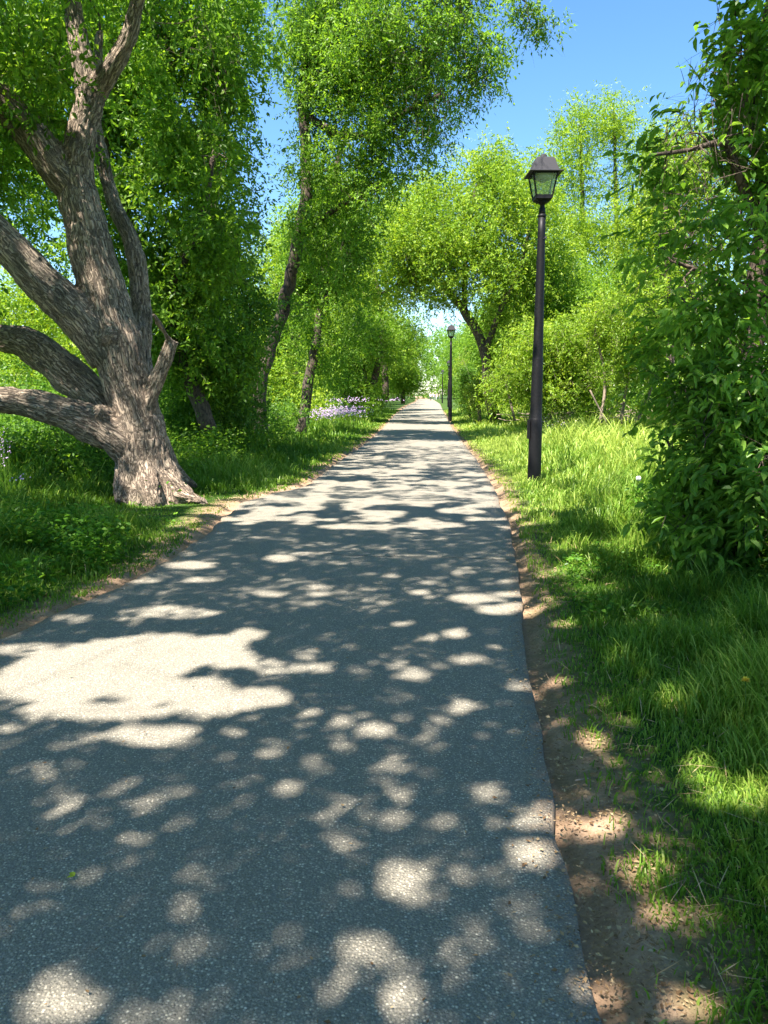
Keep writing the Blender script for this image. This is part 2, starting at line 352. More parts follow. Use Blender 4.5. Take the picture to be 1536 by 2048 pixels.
# ------------------------------------------------------------------ where the canopy has gaps: sun reaches the ground in these spots
SPOTS = [  # photo x, y, half-width, half-height, openness
 (230,1330,190,48,1),(100,1372,130,44,1),(330,1300,140,32,1),(425,1308,90,34,1),(180,1425,170,18,1),(330,1225,80,13,.9),(265,1235,30,17,.9),(385,1230,60,11,.9),
 (500,1270,36,13,1),(60,1302,75,13,.9),(520,1328,40,16,.9),(525,1398,62,25,1),(430,1412,90,22,1),(565,1338,40,14,.9),(612,1312,32,15,.9),(640,1338,30,13,.9),(330,1380,150,30,1),
 (15,1462,32,9,1),(300,1475,90,22,1),(355,1463,52,12,1),(385,1492,28,7,.8),(145,1495,38,9,.8),(85,1535,26,8,.85),(545,1498,27,19,.95),(475,1470,22,8,.85),(290,1612,34,12,.9),(345,1590,40,9,.85),
 (145,1613,20,8,.85),(85,1650,20,9,.95),(270,1682,34,10,.95),(578,1575,29,18,.95),(640,1545,22,6,.8),(692,1612,22,12,.95),(660,1637,26,14,.9),(693,1695,28,16,.95),(640,1687,20,8,.8),
 (125,2005,58,42,1),(622,1428,16,12,.95),(685,1443,28,15,1),(750,1462,42,17,1),(795,1533,30,15,.95),(800,1595,30,17,.95),(705,1295,18,7,.95),(705,1345,18,10,.85),(830,1355,28,14,1),(795,1335,20,7,.85),
 (805,1250,26,6,.95),(915,1270,28,11,1),(855,1280,26,8,.85),(840,1188,26,5,1),(950,1200,50,11,1),(1000,1222,42,13,1),(1045,1216,45,9,1),(1020,1192,40,6,.9),(940,1322,38,10,.95),(985,1300,24,8,.85),
 (915,1412,30,14,.95),(1050,1375,45,16,.7),(1105,1365,40,10,.95),(980,1585,26,15,.95),(892,1647,20,12,.95),(1085,1635,64,31,.95),(1212,1650,56,28,1),(1070,1715,48,31,1),(800,1770,38,38,.97),(850,1800,34,18,.8),
 (930,1755,26,12,.9),(545,1915,16,30,.9),(575,1880,25,20,.85),(705,1905,42,33,.95),(772,1915,26,33,.95),(720,1965,60,25,.8),(810,2010,52,44,1),(900,1905,28,30,.75),(1185,1985,48,34,1),(1150,1940,22,25,.9),
 (1090,2020,36,26,.9),(1024,1985,20,16,.9),(1190,1487,38,20,1),(1395,1548,36,34,1),(1440,1600,50,26,1),(1505,1600,50,36,1),(1285,1745,70,26,.95),(1385,2015,70,44,1),(1340,1830,50,26,.85),(1130,1250,30,9,1),(1130,1150,60,14,.8),
 (560,1118,36,9,1),(615,1109,34,4,.9),(385,1133,54,9,.97),(405,1163,42,6,.9),(548,1190,28,7,.97),(640,1178,34,5,.9),(640,1190,26,6,.9),(610,1210,30,5,.8),(150,1240,40,9,.85),(780,1155,20,4,.9),
 (300,1165,30,5,.8),(1110,1440,20,8,.8),(1240,1330,40,12,.7),(1350,1420,40,14,.6),(1200,1180,60,10,.8),(1300,1250,50,16,.65),(60,1180,60,14,.6),(200,1110,60,10,.7),(300,1075,50,10,.7)]
def openness(gx, gy):
    """probability that a leaf whose shadow lands at gx, gy is absent"""
    u, v = project(gx, gy); o = np.zeros(len(gx)); wob = n2(gx, gy, 5.5, 24) * .7 + n2(gx, gy, 13., 25) * .5 - .6
    for cx, cy, rx, ry, w in SPOTS:
        q = ((u - cx) / rx)**2 + ((v - cy) / ry)**2 + wob * (.8 if w < 1 else .75)
        o = np.maximum(o, np.where((q < 1) & (gy > .8), w, 0))
    fl = n2(gx, gy, 6.0, 26) * .6 + n2(gx, gy, 2.2, 27) * .4; o = np.maximum(o, np.where((gy < 9.2) & (gy > -2), np.clip((.13 - fl) / .05, 0, 1) * .93, 0))
    jt = n2(gx, gy, 3.2, 21) * .55 + n2(gx, gy, 1.1, 22) * .3 + n2(gx, gy, 7.5, 23) * .15
    def sm(a, b, t): return np.clip((t - a) / (b - a), 0, 1)
    rx_, lx_ = re_x(gy), le_x(gy)
    # beyond nine metres: broken light on the path, broad light on the right verge
    q = np.interp(gy, [8.4, 9.2, 12, 16, 22, 30, 45, 60, 150], [.0, .46, .47, .47, .44, .36, .36, .40, .5])
    bandn = n2(gx * .12, gy, .33, 31) * .6 + jt * .4
    jj = np.where(gy < 26, jt, bandn)
    mid = np.where((gy > 8.6) & (gx > lx_ - .5) & (gx < rx_ + .3) & (gy < 260), np.clip((q - jj) / .06 + .5, 0, 1), 0)
    rv = np.where((gy > 6.4) & (gx >= rx_ + .3) & (gx < rx_ + 9) & (gy < 70), np.clip((np.interp(gy, [6, 9, 12, 20, 27, 32], [.42, .50, .60, .62, .5, .25]) - jt) / .06 + .5, 0, 1), 0)
    lv = np.where((gy > 22) & (gx <= lx_ - .5) & (gx > lx_ - 3.5) & (gy < 150), np.clip((.36 - jj) / .06 + .5, 0, 1), 0)
    return np.maximum(o, np.maximum(mid, np.maximum(rv, lv)) * .985)
def shadow_xy(p):
    k = p[:, 2] / SUN[2]
    return p[:, 0] - SUN[0] * k, p[:, 1] - SUN[1] * k

# ------------------------------------------------------------------ leaves and crowns
def leaves_mesh(name, pos, axis, nrm, ln, wd, tint, m, fine=False):
    side = unit(np.cross(axis, nrm)); nrm = np.cross(side, axis); l = ln[:, None]; w = wd[:, None]
    k = len(pos)
    if fine:
        c = [pos, pos + axis * l * .30 + side * w * .46 + nrm * w * .16, pos + axis * l * .66 + side * w * .36 + nrm * w * .06 , pos + axis * l - nrm * l * .16,
             pos + axis * l * .66 - side * w * .36 + nrm * w * .06, pos + axis * l * .30 - side * w * .46 + nrm * w * .16]
        V = np.stack(c, 1).reshape(-1, 3); b = np.arange(k)[:, None] * 6
        Q = np.concatenate([b + np.array([[0, 1, 2, 3]]), b + np.array([[0, 3, 4, 5]])]); tt = np.concatenate([tint, tint])
    else:
        c = [pos, pos + axis * l * .42 + side * w * .5 + nrm * w * .12, pos + axis * l, pos + axis * l * .42 - side * w * .5 + nrm * w * .12]
        V = np.stack(c, 1).reshape(-1, 3); Q = np.arange(k * 4).reshape(-1, 4); tt = tint
    return new_mesh(name, V, Q, None, m, {'tint': ('FACE', 'FLOAT', tt)})

def make_clumps(blobs, n, rng, gap=.42, gscale=.7):
    """clump centres filling ellipsoid blobs given as (photo x, y, D, rx px, ry px, depth m[, weight])"""
    out = []; wts = np.array([b[3] * b[4] * (b[6] if len(b) > 6 else 1) for b in blobs], float); wts /= wts.sum()
    tries = 0
    while len(out) < n and tries < n * 30:
        tries += 1
        b = blobs[rng.choice(len(blobs), p=wts)]
        v = rng.normal(size=3); v /= np.linalg.norm(v); r = rng.random()**.45
        v = v * r; c = P(b[0], b[1], b[2]) + np.array([v[0] * M(b[3], b[2]), v[1] * b[5], v[2] * M(b[4], b[2])])
        if c[2] < .2: continue
        if vnoise((c * gscale)[None])[0] < gap * .9 and rng.random() < .85: continue
        out.append(c)
    return np.array(out)
def clump_leaves(C, cr, per, leaf, rng, droop=.55, flat=False, fan=5):
    """drooping leafy twigs round every clump centre -> arrays of leaf data, plus twig lines"""
    tw = max(1, per // 9); n = len(C) * tw
    c = np.repeat(C, tw, 0); s = rng.normal(size=(n, 3)); s = unit(s) * (rng.random((n, 1))**.6) * cr
    s[:, 2] *= .75; start = c + s * .75
    droop = droop * .34
    d = unit(s * np.array([1, 1, .6]) + rng.normal(size=(n, 3)) * .55 * cr + np.array([0, 0, -droop * cr * .6]))
    L = cr * (.5 + rng.random((n, 1)) * .6); per_t = 9
    t = np.linspace(.12, 1, per_t)[None, :, None] + rng.normal(size=(n, per_t, 1)) * .03
    pos = start[:, None] + d[:, None] * L[:, None] * t + np.array([0, 0, -1.]) * droop * L[:, None] * t**2 * .7
    tan = unit(d[:, None] + np.array([0, 0, -1.]) * droop * 1.4 * t)
    rnd = rng.normal(size=(n, per_t, 3)); side = unit(np.cross(tan, rnd))
    if flat:
        ax = unit(tan * .55 + side * .9 * np.array([1, 1, .25]) + np.array([0, 0, -.28]))
        nr = unit(np.array([0, 0, 1.]) + rng.normal(size=(n, per_t, 3)) * .33)
    else:
        ax = unit(tan * .6 + side * .85 + rng.normal(size=(n, per_t, 3)) * .3 + np.array([0, 0, -.5 * droop - .06]))
        nr = unit(np.array([0, 0, .75]) + rng.normal(size=(n, per_t, 3)) * .75)
    pos = pos.reshape(-1, 3); ax = ax.reshape(-1, 3); nr = nr.reshape(-1, 3); k = len(pos)
    ln = leaf[0] * (.45 + rng.random(k) * .9); wd = leaf[1] * (.7 + rng.random(k) * .5)
    ct = np.repeat(rng.random(len(C)), tw * per_t)
    tint = np.clip(.5 + (rng.random(k) - .5) * .55 + (ct - .5) * .6, 0, 1)
    ends = pos.reshape(n, per_t, 3)
    return [pos, ax, nr, ln, wd, tint], (start, ends[:, 4], ends[:, -1])
SUNFLECKS = [(P(300, 905, 11.0), .30), (P(265, 965, 10.9), .26), (P(335, 870, 11.2), .24), (P(345, 965, 11.0), .28), (P(300, 990, 10.9), .3), (P(240, 832, 11.2), .16), (P(40, 795, 11.1), .2), (P(175, 160, 11.9), .3), (P(165, 260, 11.8), .22), (P(110, 590, 11.3), .14), (P(212, 600, 11.5), .12)]
def cull(A, rng):
    p = A[0] + A[1] * A[3][:, None] * .5
    gx, gy = shadow_xy(p); keep = rng.random(len(p)) >= openness(gx, gy)
    for t, rad in SUNFLECKS:   # openings through which the sun reaches the old trunk
        v = p - t; a = v @ SUN; dist = np.linalg.norm(v - a[:, None] * SUN, axis=1); wv = rad * (.6 + .8 * vnoise(v * 2.2 + 9))
        keep &= ~((a > -.1) & (dist < wv))
    return [a[keep] for a in A]
def grow(geo, nodes, nrad, C, rng, rmax=.05, rough=.0, sides=5, bend=.12):
    """branches from the trunk's nodes out to clump centres"""
    nodes = [np.asarray(p, float) for p in nodes]; nrad = list(nrad); base = np.mean(nodes, 0)
    order = np.argsort([min(np.linalg.norm(c - q) for q in nodes[::3]) for c in C])
    for i in order:
        c = C[i]; A = np.array(nodes); v = c - A; d = np.linalg.norm(v, axis=1)
        cost = d * (1.0 + .9 * np.clip(-v[:, 2] / np.maximum(d, .01), 0, 1)); k = int(np.argmin(cost)); p = A[k]; L = d[k]
        if L < .15: continue
        r0 = min(nrad[k] * .62, rmax, .008 + .014 * L + .006 * rng.random()); r1 = max(.004, r0 * .45)
        m = p + (c - p) * .5 + rng.normal(size=3) * bend * L + np.array([0, 0, .10 * L])
        q = p + (c - p) * .22 + rng.normal(size=3) * bend * .3 * L + np.array([0, 0, .07 * L])
        pts = np.array([p, q, m, c + rng.normal(size=3) * .05]); rr = np.linspace(r0, r1, 4)
        geo.tube(pts, rr, sides, rough, caps=False)
        for a, b in ((q, rr[1]), (m, rr[2]), (c, rr[3])): nodes.append(a); nrad.append(max(b, .008))
def twig_lines(geo, tw, rng, w=.0035, frac=.5):
    s, m, e = tw; k = rng.random(len(s)) < frac; s, m, e = s[k], m[k], e[k]; n = len(s)
    if not n: return
    o = np.array([w, 0, 0]); o2 = np.array([0, w, 0])
    for off in (o, o2):
        V = np.stack([s - off, s + off, m + off * .7, m - off * .7, e + off * .3, e - off * .3], 1).reshape(-1, 3); b = np.arange(n)[:, None] * 6
        geo.add(V, np.concatenate([b + np.array([[0, 1, 2, 3]]), b + np.array([[3, 2, 4, 5]])]))

KD = 2.3
def tree(name, label, cat, trunks, blobs, n, cr, per, leaf, lm, seed, bark=BARK, droop=.55, gap=.4, gscale=.7, flat=False, fine=False, group=None,
         rmax=.06, twigs=0.0, nbranch=None, trunkname='trunk', crownname='crown', do_cull=True, extra=None, sides=10):
    """trunks: list of ([(x, y, D, width px)...]); returns the Empty at the tree's foot"""
    rng = np.random.default_rng(seed); g = Geo(); nodes = []; nr = []; base = None
    for tr in trunks:
        pts = [P(a, b, D) for a, b, D, w in tr]; rad = [M(w, D) * .5 for a, b, D, w in tr]
        pts, rad = resample(pts, rad, .25 if tr[0][2] < 30 else .5)
        pts[1:-1] += rng.normal(size=(len(pts) - 2, 3)) * rad[1:-1, None] * .12
        if base is None:
            base = pts[0].copy(); base[2] = gz(np.array([base[0]]), np.array([base[1]]))[0]
        g.tube(pts, rad, sides, .13, seed=seed)
        k0 = len(pts) // 3; nodes += list(pts[k0:]); nr += list(rad[k0:])
    C = make_clumps(blobs, int(n * KD), rng, gap, gscale)
    nb = len(C) // 2 if nbranch is None else min(nbranch, len(C))
    grow(g, nodes, nr, C[rng.permutation(len(C))[:nb]], rng, rmax)
    A, tw = clump_leaves(C, cr, per, leaf, rng, droop, flat)
    if extra is not None: A = [np.concatenate([a, b]) for a, b in zip(A, extra)]
    if do_cull: A = cull(A, rng)
    ok = A[0][:, 2] > .05; A = [a[ok] for a in A]
    if twigs: twig_lines(g, tw, rng, frac=twigs)
    root = obj(name, None, None, label, cat, group, loc=base)
    tm = g.mesh(trunkname, bark, True); tm.transform(__import__('mathutils').Matrix.Translation(-Vector(base)))
    obj(trunkname, tm, root)
    A[0] = A[0] - base
    obj(crownname, leaves_mesh(crownname, *A, lm, fine), root)
    return root

# ------------------------------------------------------------------ the old leaning tree on the left
def old_tree():
    rng = np.random.default_rng(5); D = 11.6
    L = {
     'trunk': [(312,1022,11.55,90),(304,985,11.55,76),(294,930,11.6,64),(288,880,11.6,55),(276,835,11.6,48),(260,790,11.6,46),(246,740,11.6,47),(236,690,11.6,49),(219,640,11.65,48),(205,580,11.7,46),(187,520,11.7,44),(171,450,11.75,41),(158,400,11.8,40),(149,350,11.8,36),(156,300,11.8,30),(167,250,11.85,28),(180,200,11.9,29),(172,150,11.9,24),(160,100,11.9,21),(152,50,11.95,20),(145,0,12,19),(135,-80,12,17),(150,-220,12.2,12),(190,-380,12.3,7)],
     'stem_r': [(185,200,11.9,20),(213,152,11.8,20),(240,108,11.7,18),(262,60,11.6,17),(275,0,11.5,15),(310,-110,11.3,12),(380,-260,11,8)],
     'a': [(152,385,11.8,36),(112,335,11.7,36),(76,286,11.6,34),(40,240,11.5,33),(0,200,11.4,32),(-70,130,11.2,28),(-160,40,11,22),(-260,-80,10.8,15)],
     'b': [(222,715,11.6,44),(182,662,11.5,42),(135,612,11.4,41),(80,562,11.3,39),(30,508,11.2,38),(-30,450,11.1,35),(-120,360,11,28),(-240,260,11,20)],
     'c': [(238,850,11.9,32),(196,800,12.0,37),(145,756,12.1,39),(95,712,12.2,36),(45,684,12.3,31),(-20,672,12.4,28),(-110,640,12.5,22),(-220,580,12.6,14)],
     'c2': [(120,738,12.15,26),(84,728,12.2,22),(52,704,12.25,20),(30,690,12.3,16)],
     'd': [(262,900,11.5,40),(212,862,11.4,42),(155,836,11.3,38),(92,816,11.2,34),(30,802,11.1,31),(-40,800,11,29),(-140,780,10.9,22),(-240,720,10.8,16)],
     'stub': [(288,850,11.5,20),(304,785,11.45,16),(322,740,11.4,15),(338,702,11.35,16),(348,678,11.35,13)],
     'stub2': [(342,690,11.38,9),(332,668,11.2,6),(318,648,11.0,5),(306,628,10.8,4)],
     'behind': [(290,760,12.0,16),(286,690,12.2,20),(282,620,12.4,21),(276,545,12.5,19),(262,480,12.6,17),(228,405,12.8,15),(203,310,13,13),(190,200,13.2,11),(200,60,13.4,8)],
     'r1': [(300,930,11.5,40),(350,975,11.3,26),(395,1000,11.15,13),(420,1010,11.1,5)],
     'r2': [(290,930,11.4,40),(300,985,11.1,30),(310,1018,10.95,16)],
     'r3': [(270,930,11.5,38),(250,985,11.25,26),(240,1012,11.1,14)],
     'r4': [(310,930,11.8,36),(365,960,12.1,22),(400,975,12.3,10)],
     'r5': [(280,930,11.6,40),(262,985,11.8,30),(245,1005,12,16)],
     'knob1': [(230,672,11.5,30),(212,674,11.22,17),(208,674,11.16,10)],
     'knob2': [(210,842,11.4,30),(196,822,11.15,18),(192,818,11.1,12)],
     'knob3': [(195,628,11.6,20),(182,618,11.35,11)],
    }
    g = Geo(); segs = []; nodes = []; nr = []
    for k, tr in L.items():
        pts, rad = resample([P(a, b, d) for a, b, d, w in tr], [M(w, d) for a, b, d, w in tr], .12)
        g.tube(pts, rad, 20, 0, True)
        s = np.concatenate([[0], np.cumsum(np.linalg.norm(np.diff(pts, axis=0), axis=1))])
        segs.append((pts, rad, s))
        if k in 'abcd' or k in ('trunk', 'stem_r', 'behind'): h = len(pts) * 2 // 3 if k != 'trunk' else len(pts) * 4 // 5; nodes += list(pts[h:]); nr += list(rad[h:])
    me = g.mesh('raw', None); o = bpy.data.objects.new('raw', me); COL.objects.link(o)
    md = o.modifiers.new('r', 'REMESH'); md.mode = 'VOXEL'; md.voxel_size = .019; md.use_smooth_shade = True
    sm = o.modifiers.new('s', 'SMOOTH'); sm.factor = .5; sm.iterations = 9
    dg = bpy.context.evaluated_depsgraph_get(); ev = o.evaluated_get(dg); m2 = bpy.data.meshes.new_from_object(ev)
    nv = len(m2.vertices); V = np.empty(nv * 3, np.float32); m2.vertices.foreach_get('co', V); V = V.reshape(-1, 3).astype(float)
    NR = np.empty(nv * 3, np.float32); m2.vertices.foreach_get('normal', NR); NR = NR.reshape(-1, 3).astype(float)
    bpy.data.objects.remove(o)
    best = np.full(nv, 1e9); along = np.zeros(nv); ang = np.zeros((nv, 3))
    off = 0.0
    for pts, rad, s in segs:
        for i in range(len(pts) - 1):
            a = pts[i]; d = pts[i + 1] - a; l = np.linalg.norm(d); d = d / l
            t = np.clip((V - a) @ d, 0, l); q = V - (a + t[:, None] * d); dist = np.linalg.norm(q, axis=1) - (rad[i] + (rad[i+1]-rad[i]) * t / l)
            up = dist < best - .004
            if up.any():
                e1 = unit(np.cross(d, np.array([.3, .9, .1]))); e2 = np.cross(d, e1); qq = q[up]
                best[up] = dist[up]; along[up] = s[i] + t[up] + off
                ang[up, 0] = qq @ e1; ang[up, 1] = qq @ e2
        off += 3.7
    co = np.stack([ang[:, 0], ang[:, 1], along], 1)
    # deep furrows: ridged noise, long along the limb
    def rid(sc, st): return 1 - np.abs(2 * vnoise(co * np.array([sc, sc, st]) + 5) - 1)
    warp = (vnoise(co * np.array([6, 6, 3.])) - .5)[:, None] * .06; co2 = co + warp
    f1 = 1 - np.abs(2 * vnoise(co2 * np.array([22, 22, 3.2])) - 1); f2 = 1 - np.abs(2 * vnoise(co2 * np.array([48, 48, 11.]) + 7) - 1)
    lump = vnoise(V * 3.1) - .5; lump2 = vnoise(V * 7.7 + 3) - .5
    low = np.clip((3.0 - V[:, 2]) / 2.5, 0, 1)
    disp = -.024 * f1**2.5 - .008 * f2**2 + .06 * lump * (.5 + low) + .024 * lump2
    fl = 1 - np.abs(2 * vnoise(np.stack([V[:, 0] * 4.2, V[:, 1] * 4.2, V[:, 2] * .5], 1)) - 1); disp -= .065 * fl**2 * np.clip((1.5 - V[:, 2]) / 1.3, 0, 1)
    thick = np.clip((best * 0 + 1), 0, 1)
    V2 = V + NR * disp[:, None]; m2.vertices.foreach_set('co', V2.astype(np.float32).ravel())
    at = m2.attributes.new('barkco', 'FLOAT_VECTOR', 'POINT'); at.data.foreach_set('vector', co.astype(np.float32).ravel())
    m2.materials.clear(); m2.materials.append(BARK_BIG); m2.update(); m2.name = 'trunk'
    base = P(305, 1000, 11.6); base[2] = gz(base[:1], base[1:2])[0]
    root = obj('old_tree', None, None, 'massive old tree with furrowed grey-brown trunk and thick limbs spreading left, beside the path', 'tree', loc=base)
    T = __import__('mathutils').Matrix.Translation(-Vector(base)); m2.transform(T); obj('trunk', m2, root)
    blobs = [(60,110,11.8,110,160,1.5,1.2),(-80,60,11,140,240,2,1),(120,-160,12,220,120,2.5,1.2),(400,-160,11.4,180,110,2,1),(330,20,12.4,110,70,1,.5),(45,420,12.8,50,70,.8,.9),(50,560,13,55,60,.6,.8),(-140,300,11.5,120,200,2,1),(-200,600,11.5,140,160,2,1),(240,-350,12,420,150,3,1)]
    C = make_clumps(blobs, 230, rng, .40); gg = Geo()
    m = 1700; gx = rng.uniform(-4.5, 5.2, m); gy = rng.uniform(9.5, 24, m); z = rng.uniform(8.0, 13.5, m); C3 = np.stack([gx + SUN[0] * z / SUN[2], gy + SUN[1] * z / SUN[2], z], 1)
    C3 = C3[(C3[:, 2] > 2.6 + .475 * C3[:, 1])]; C = np.concatenate([C, C3]); grow(gg, nodes, nr, np.concatenate([C[:230], C[230::4]]), rng, .07)
    A, tw = clump_leaves(C[:230], .55, 126, (.125, .056), rng, .6); A3, _ = clump_leaves(C3, .45, 54, (.12, .055), rng, .6); A = [np.concatenate([a, b]) for a, b in zip(A, A3)]; A = cull(A, rng); twig_lines(gg, tw, rng, frac=.35)
    bm = gg.mesh('branches', BARK, True); bm.transform(T); obj('branches', bm, root)
    A[0] = A[0] - base; obj('crown', leaves_mesh('crown', *A, LEAF_MID, True), root)
old_tree()

# ------------------------------------------------------------------ shade trees whose boughs hang over the spot where the picture was taken
def shade_tree(base, label, gxr, gyr, n, seed, zr=(5.4, 10.5)):
    rng = np.random.default_rng(seed)
    # boughs: leaves hang in tiers above the ground they shade
    gx = rng.uniform(*gxr, n); gy = rng.uniform(*gyr, n)
    z = rng.uniform(zr[0], zr[1], n); k = z / SUN[2]
    C = np.stack([gx + SUN[0] * k, gy + SUN[1] * k, z], 1)
    C = C[C[:, 2] > 2.5 + .50 * np.maximum(C[:, 1], 0)]
    A, tw = clump_leaves(C, .42, 54, (.125, .06), rng, .45); A = cull(A, rng)
    A = [a[A[0][:, 2] > 1.95 + .475 * np.maximum(A[0][:, 1], 0)] for a in A]
    g = Geo(); b = np.array([*base, gz(np.array([base[0]]), np.array([base[1]]))[0]])
    tp, tr = resample([b + [0, 0, -.2], b + [.1, .1, 1.5], b + [.3, .3, 3.5], b + [.6, .2, 6], b + [.9, .3, 8.5], b + [1, .4, 11]], [.42, .33, .29, .24, .15, .05], .3)
    g.tube(tp, tr, 14, .12, seed=seed); grow(g, list(tp[8:]), list(tr[8:]), C[rng.permutation(len(C))[:170]], rng, .11)
    root = obj('shade_tree', None, None, label, 'tree', loc=b); T = __import__('mathutils').Matrix.Translation(-Vector(b))
    tm = g.mesh('trunk', BARK, True); tm.transform(T); obj('trunk', tm, root); A[0] = A[0] - b
    obj('crown', leaves_mesh('crown', *A, LEAF_FILL), root)
shade_tree((-3.9, -3.2), 'tall shade tree left of the viewpoint whose crown dapples the nearest asphalt', (-5.5, 5.6), (-.5, 5.4), 3000, 41)
shade_tree((-7.0, 2.4), 'tall shade tree just outside the frame whose boughs shade the path before the old tree', (-6.5, 4.9), (5.2, 10.8), 2100, 42, (6.4, 11.5))

# ------------------------------------------------------------------ trees left of the path
DK, MD, YL = LEAF_DARK, LEAF_MID, LEAF_YEL
tree('woodland_tree', 'dense dark-leaved tree standing right behind the old leaning tree', 'tree',
     [[(420,860,17.5,34),(385,770,17.5,30),(350,680,17.4,28),(300,560,17.3,26),(240,400,17.2,22),(205,250,17,18),(190,80,17,14),(200,-120,17,9)],
      [(330,600,17.4,16),(400,450,17.2,12),(430,300,17,9)]],
     [(330,150,17,150,230,2.2),(400,430,17,110,190,2),(230,330,17.5,80,220,2),(330,620,17.5,150,140,1.6,.8),(430,700,18,90,100,1.2,.7),(150,100,18,150,140,2,.8),(440,60,16.5,90,140,1.8,.8)],
     330, .5, 144, (.135, .062), MD, 51, droop=.7, gap=.50, gscale=.9, twigs=.25, rmax=.07)
tree('woodland_tree', 'slim tree with upright dark trunk between the old tree and the leaning one', 'tree',
     [[(440,830,21,24),(436,700,21,22),(430,560,21,20),(428,400,21,17),(432,250,21,13),(440,50,21,9)]],
     [(440,300,21,75,260,1.8),(410,560,21,110,180,1.8),(480,640,21,60,110,1.5),(430,20,21,90,130,2),(380,760,21,90,70,1.3,.6)],
     220, .55, 117, (.135, .062), DK, 52, droop=.7, gap=.48, gscale=.9, twigs=.25)
tree('leaning_tree', 'tall tree with curved dark trunk leaning right, its crown reaching across the path', 'tree',
     [[(522,872,25,30),(518,800,25,27),(528,735,25,26),(545,690,25,25),(565,620,25,24),(582,550,25,24),(598,470,25,24),(612,390,25,23),(612,300,25,22),(606,220,25,20),(612,130,25,17),(640,10,25,13),(660,-120,25,9)],
      [(606,225,25,16),(680,270,24.5,15),(740,265,24,13),(800,230,23.5,10),(880,190,23,7)],
      [(598,480,25,14),(640,440,24.5,12),(700,400,24,9),(760,370,23.5,6)],
      [(630,60,25,12),(720,0,24.5,11),(830,-60,24,9),(960,-60,23,6),(1060,10,22.5,3)]],
     [(800,110,23.5,190,150,2.5,1.4),(880,60,23,110,130,2),(700,40,25,110,140,2),(770,260,24,110,80,1.8),(850,240,23,75,80,1.2,.8),(700,370,24,90,70,1.5),(800,345,23.5,90,26,1,.7),(590,60,25,60,110,1.5,.8),(640,230,25,50,120,1.2,.7),(650,470,24.5,50,90,1.2,.8),(960,120,22.5,40,90,.7,.8),(1035,15,22.5,55,24,.6,2.5),(1085,50,22.5,24,14,.3,3),(760,-120,24,260,90,2.5,.7),(925,-60,23,130,70,1.8,.7),(690,170,25,75,100,2,.8),(700,310,24.5,60,60,1.6,.7),(640,60,25,60,100,1.6,.6),(585,640,24.6,50,45,.8,1),(600,470,24.5,38,34,.7,1.2),(600,320,24.4,38,50,.8,1),(612,200,24.5,30,50,.8,.8)],
     540, .55, 108, (.135, .05), MD, 53, droop=1.0, gap=.46, gscale=.95, rmax=.08, twigs=.45)
tree('grass_verge_tree', 'grey-trunked tree on the grass just right of the dark leaning trunk', 'tree',
     [[(602,872,29,24),(612,800,29,21),(625,720,29,19),(640,640,29,18),(650,560,29,19),(655,480,29,17),(660,380,29,13),(690,280,29,8)]],
     [(640,480,29,75,120,2),(690,440,29,80,110,2),(600,640,29,55,100,1.6),(690,620,29,60,100,1.6,.8),(640,740,29.5,60,40,1.2,.6)],
     230, .7, 99, (.145, .06), MD, 54, droop=.7, gap=.42)
tree('yellow_green_tree', 'yellow-green tree with broken pale limb behind the leaning tree, left of the path', 'tree',
     [[(772,800,50,14),(768,740,50,13),(762,680,50,12),(758,600,50,11),(745,540,50,9),(730,470,50,6)],[(758,600,50,8),(735,592,50,6),(715,570,50,4)]],
     [(710,520,50,110,120,3.5),(780,600,50,80,90,3),(700,650,50,80,90,3),(800,500,52,80,80,3),(640,560,52,70,90,3),(770,700,50,70,60,2.5,.8),(790,420,52,70,60,3,.8),(690,420,50,80,70,3,.8)],
     400, 1.0, 90, (.20, .085), YL, 55, droop=.6, gap=.36)
tree('forked_tree', 'tree with forked grey trunk rising from a leafy base beside the left verge', 'tree',
     [[(738,815,44,24),(742,780,44,18),(752,745,44,14),(760,700,44,11),(764,640,44,8)],[(738,800,44,14),(730,765,44,11),(726,700,44,8),(715,640,44,6)]],
     [(740,690,44,60,70,2.2),(700,740,44,40,50,2),(730,795,43.5,28,26,1.2,1.3)],
     120, .8, 90, (.16, .065), MD, 56, droop=.6)
tree('roadside_tree', 'slender tree with dark foliage clump close to the far left edge of the path', 'tree',
     [[(806,808,75,9),(806,770,75,8),(808,700,75,6)]], [(805,725,75,38,50,3),(800,675,76,40,50,3),(815,760,75,18,26,1.5)], 130, 1.1, 81, (.25, .10), MD, 57)
tree('undergrowth_shrub', 'dark spreading shrub between the old tree and the leaning trunk', 'shrub',
     [[(440,862,19.5,8),(445,800,19.5,6),(450,750,19.5,4)],[(400,862,19.5,7),(380,800,19.5,5),(370,760,19.5,3)]],
     [(430,790,19.5,80,50,1.1),(480,820,20.5,50,35,1),(380,830,18.5,50,40,.9),(560,830,27,50,26,1.2,.8)], 95, .45, 90, (.095, .05), DK, 101, trunkname='stems', crownname='foliage', gap=.25, droop=.4)
tree('undergrowth_shrub', 'dark low shrub in the weeds beneath the lowest limb of the old tree', 'shrub',
     [[(120,930,14.5,7),(110,870,14.5,5),(90,830,14.5,3)]], [(110,880,14.5,90,36,.9),(20,890,14.5,70,40,.9),(190,900,13.6,36,34,.6)], 70, .4, 81, (.09, .048), DK, 102, trunkname='stems', crownname='foliage', gap=.3, droop=.4)
tree('background_tree', 'bright green tree glimpsed through the gap between old tree and dark foliage', 'tree',
     [[(560,820,40,14),(560,700,40,12),(555,560,40,9)]], [(560,600,40,90,110,3),(520,740,38,110,80,3),(600,500,42,70,80,3),(560,820,36,120,40,2.5,.7)], 240, .95, 90, (.18, .075), YL, 58, gap=.36)
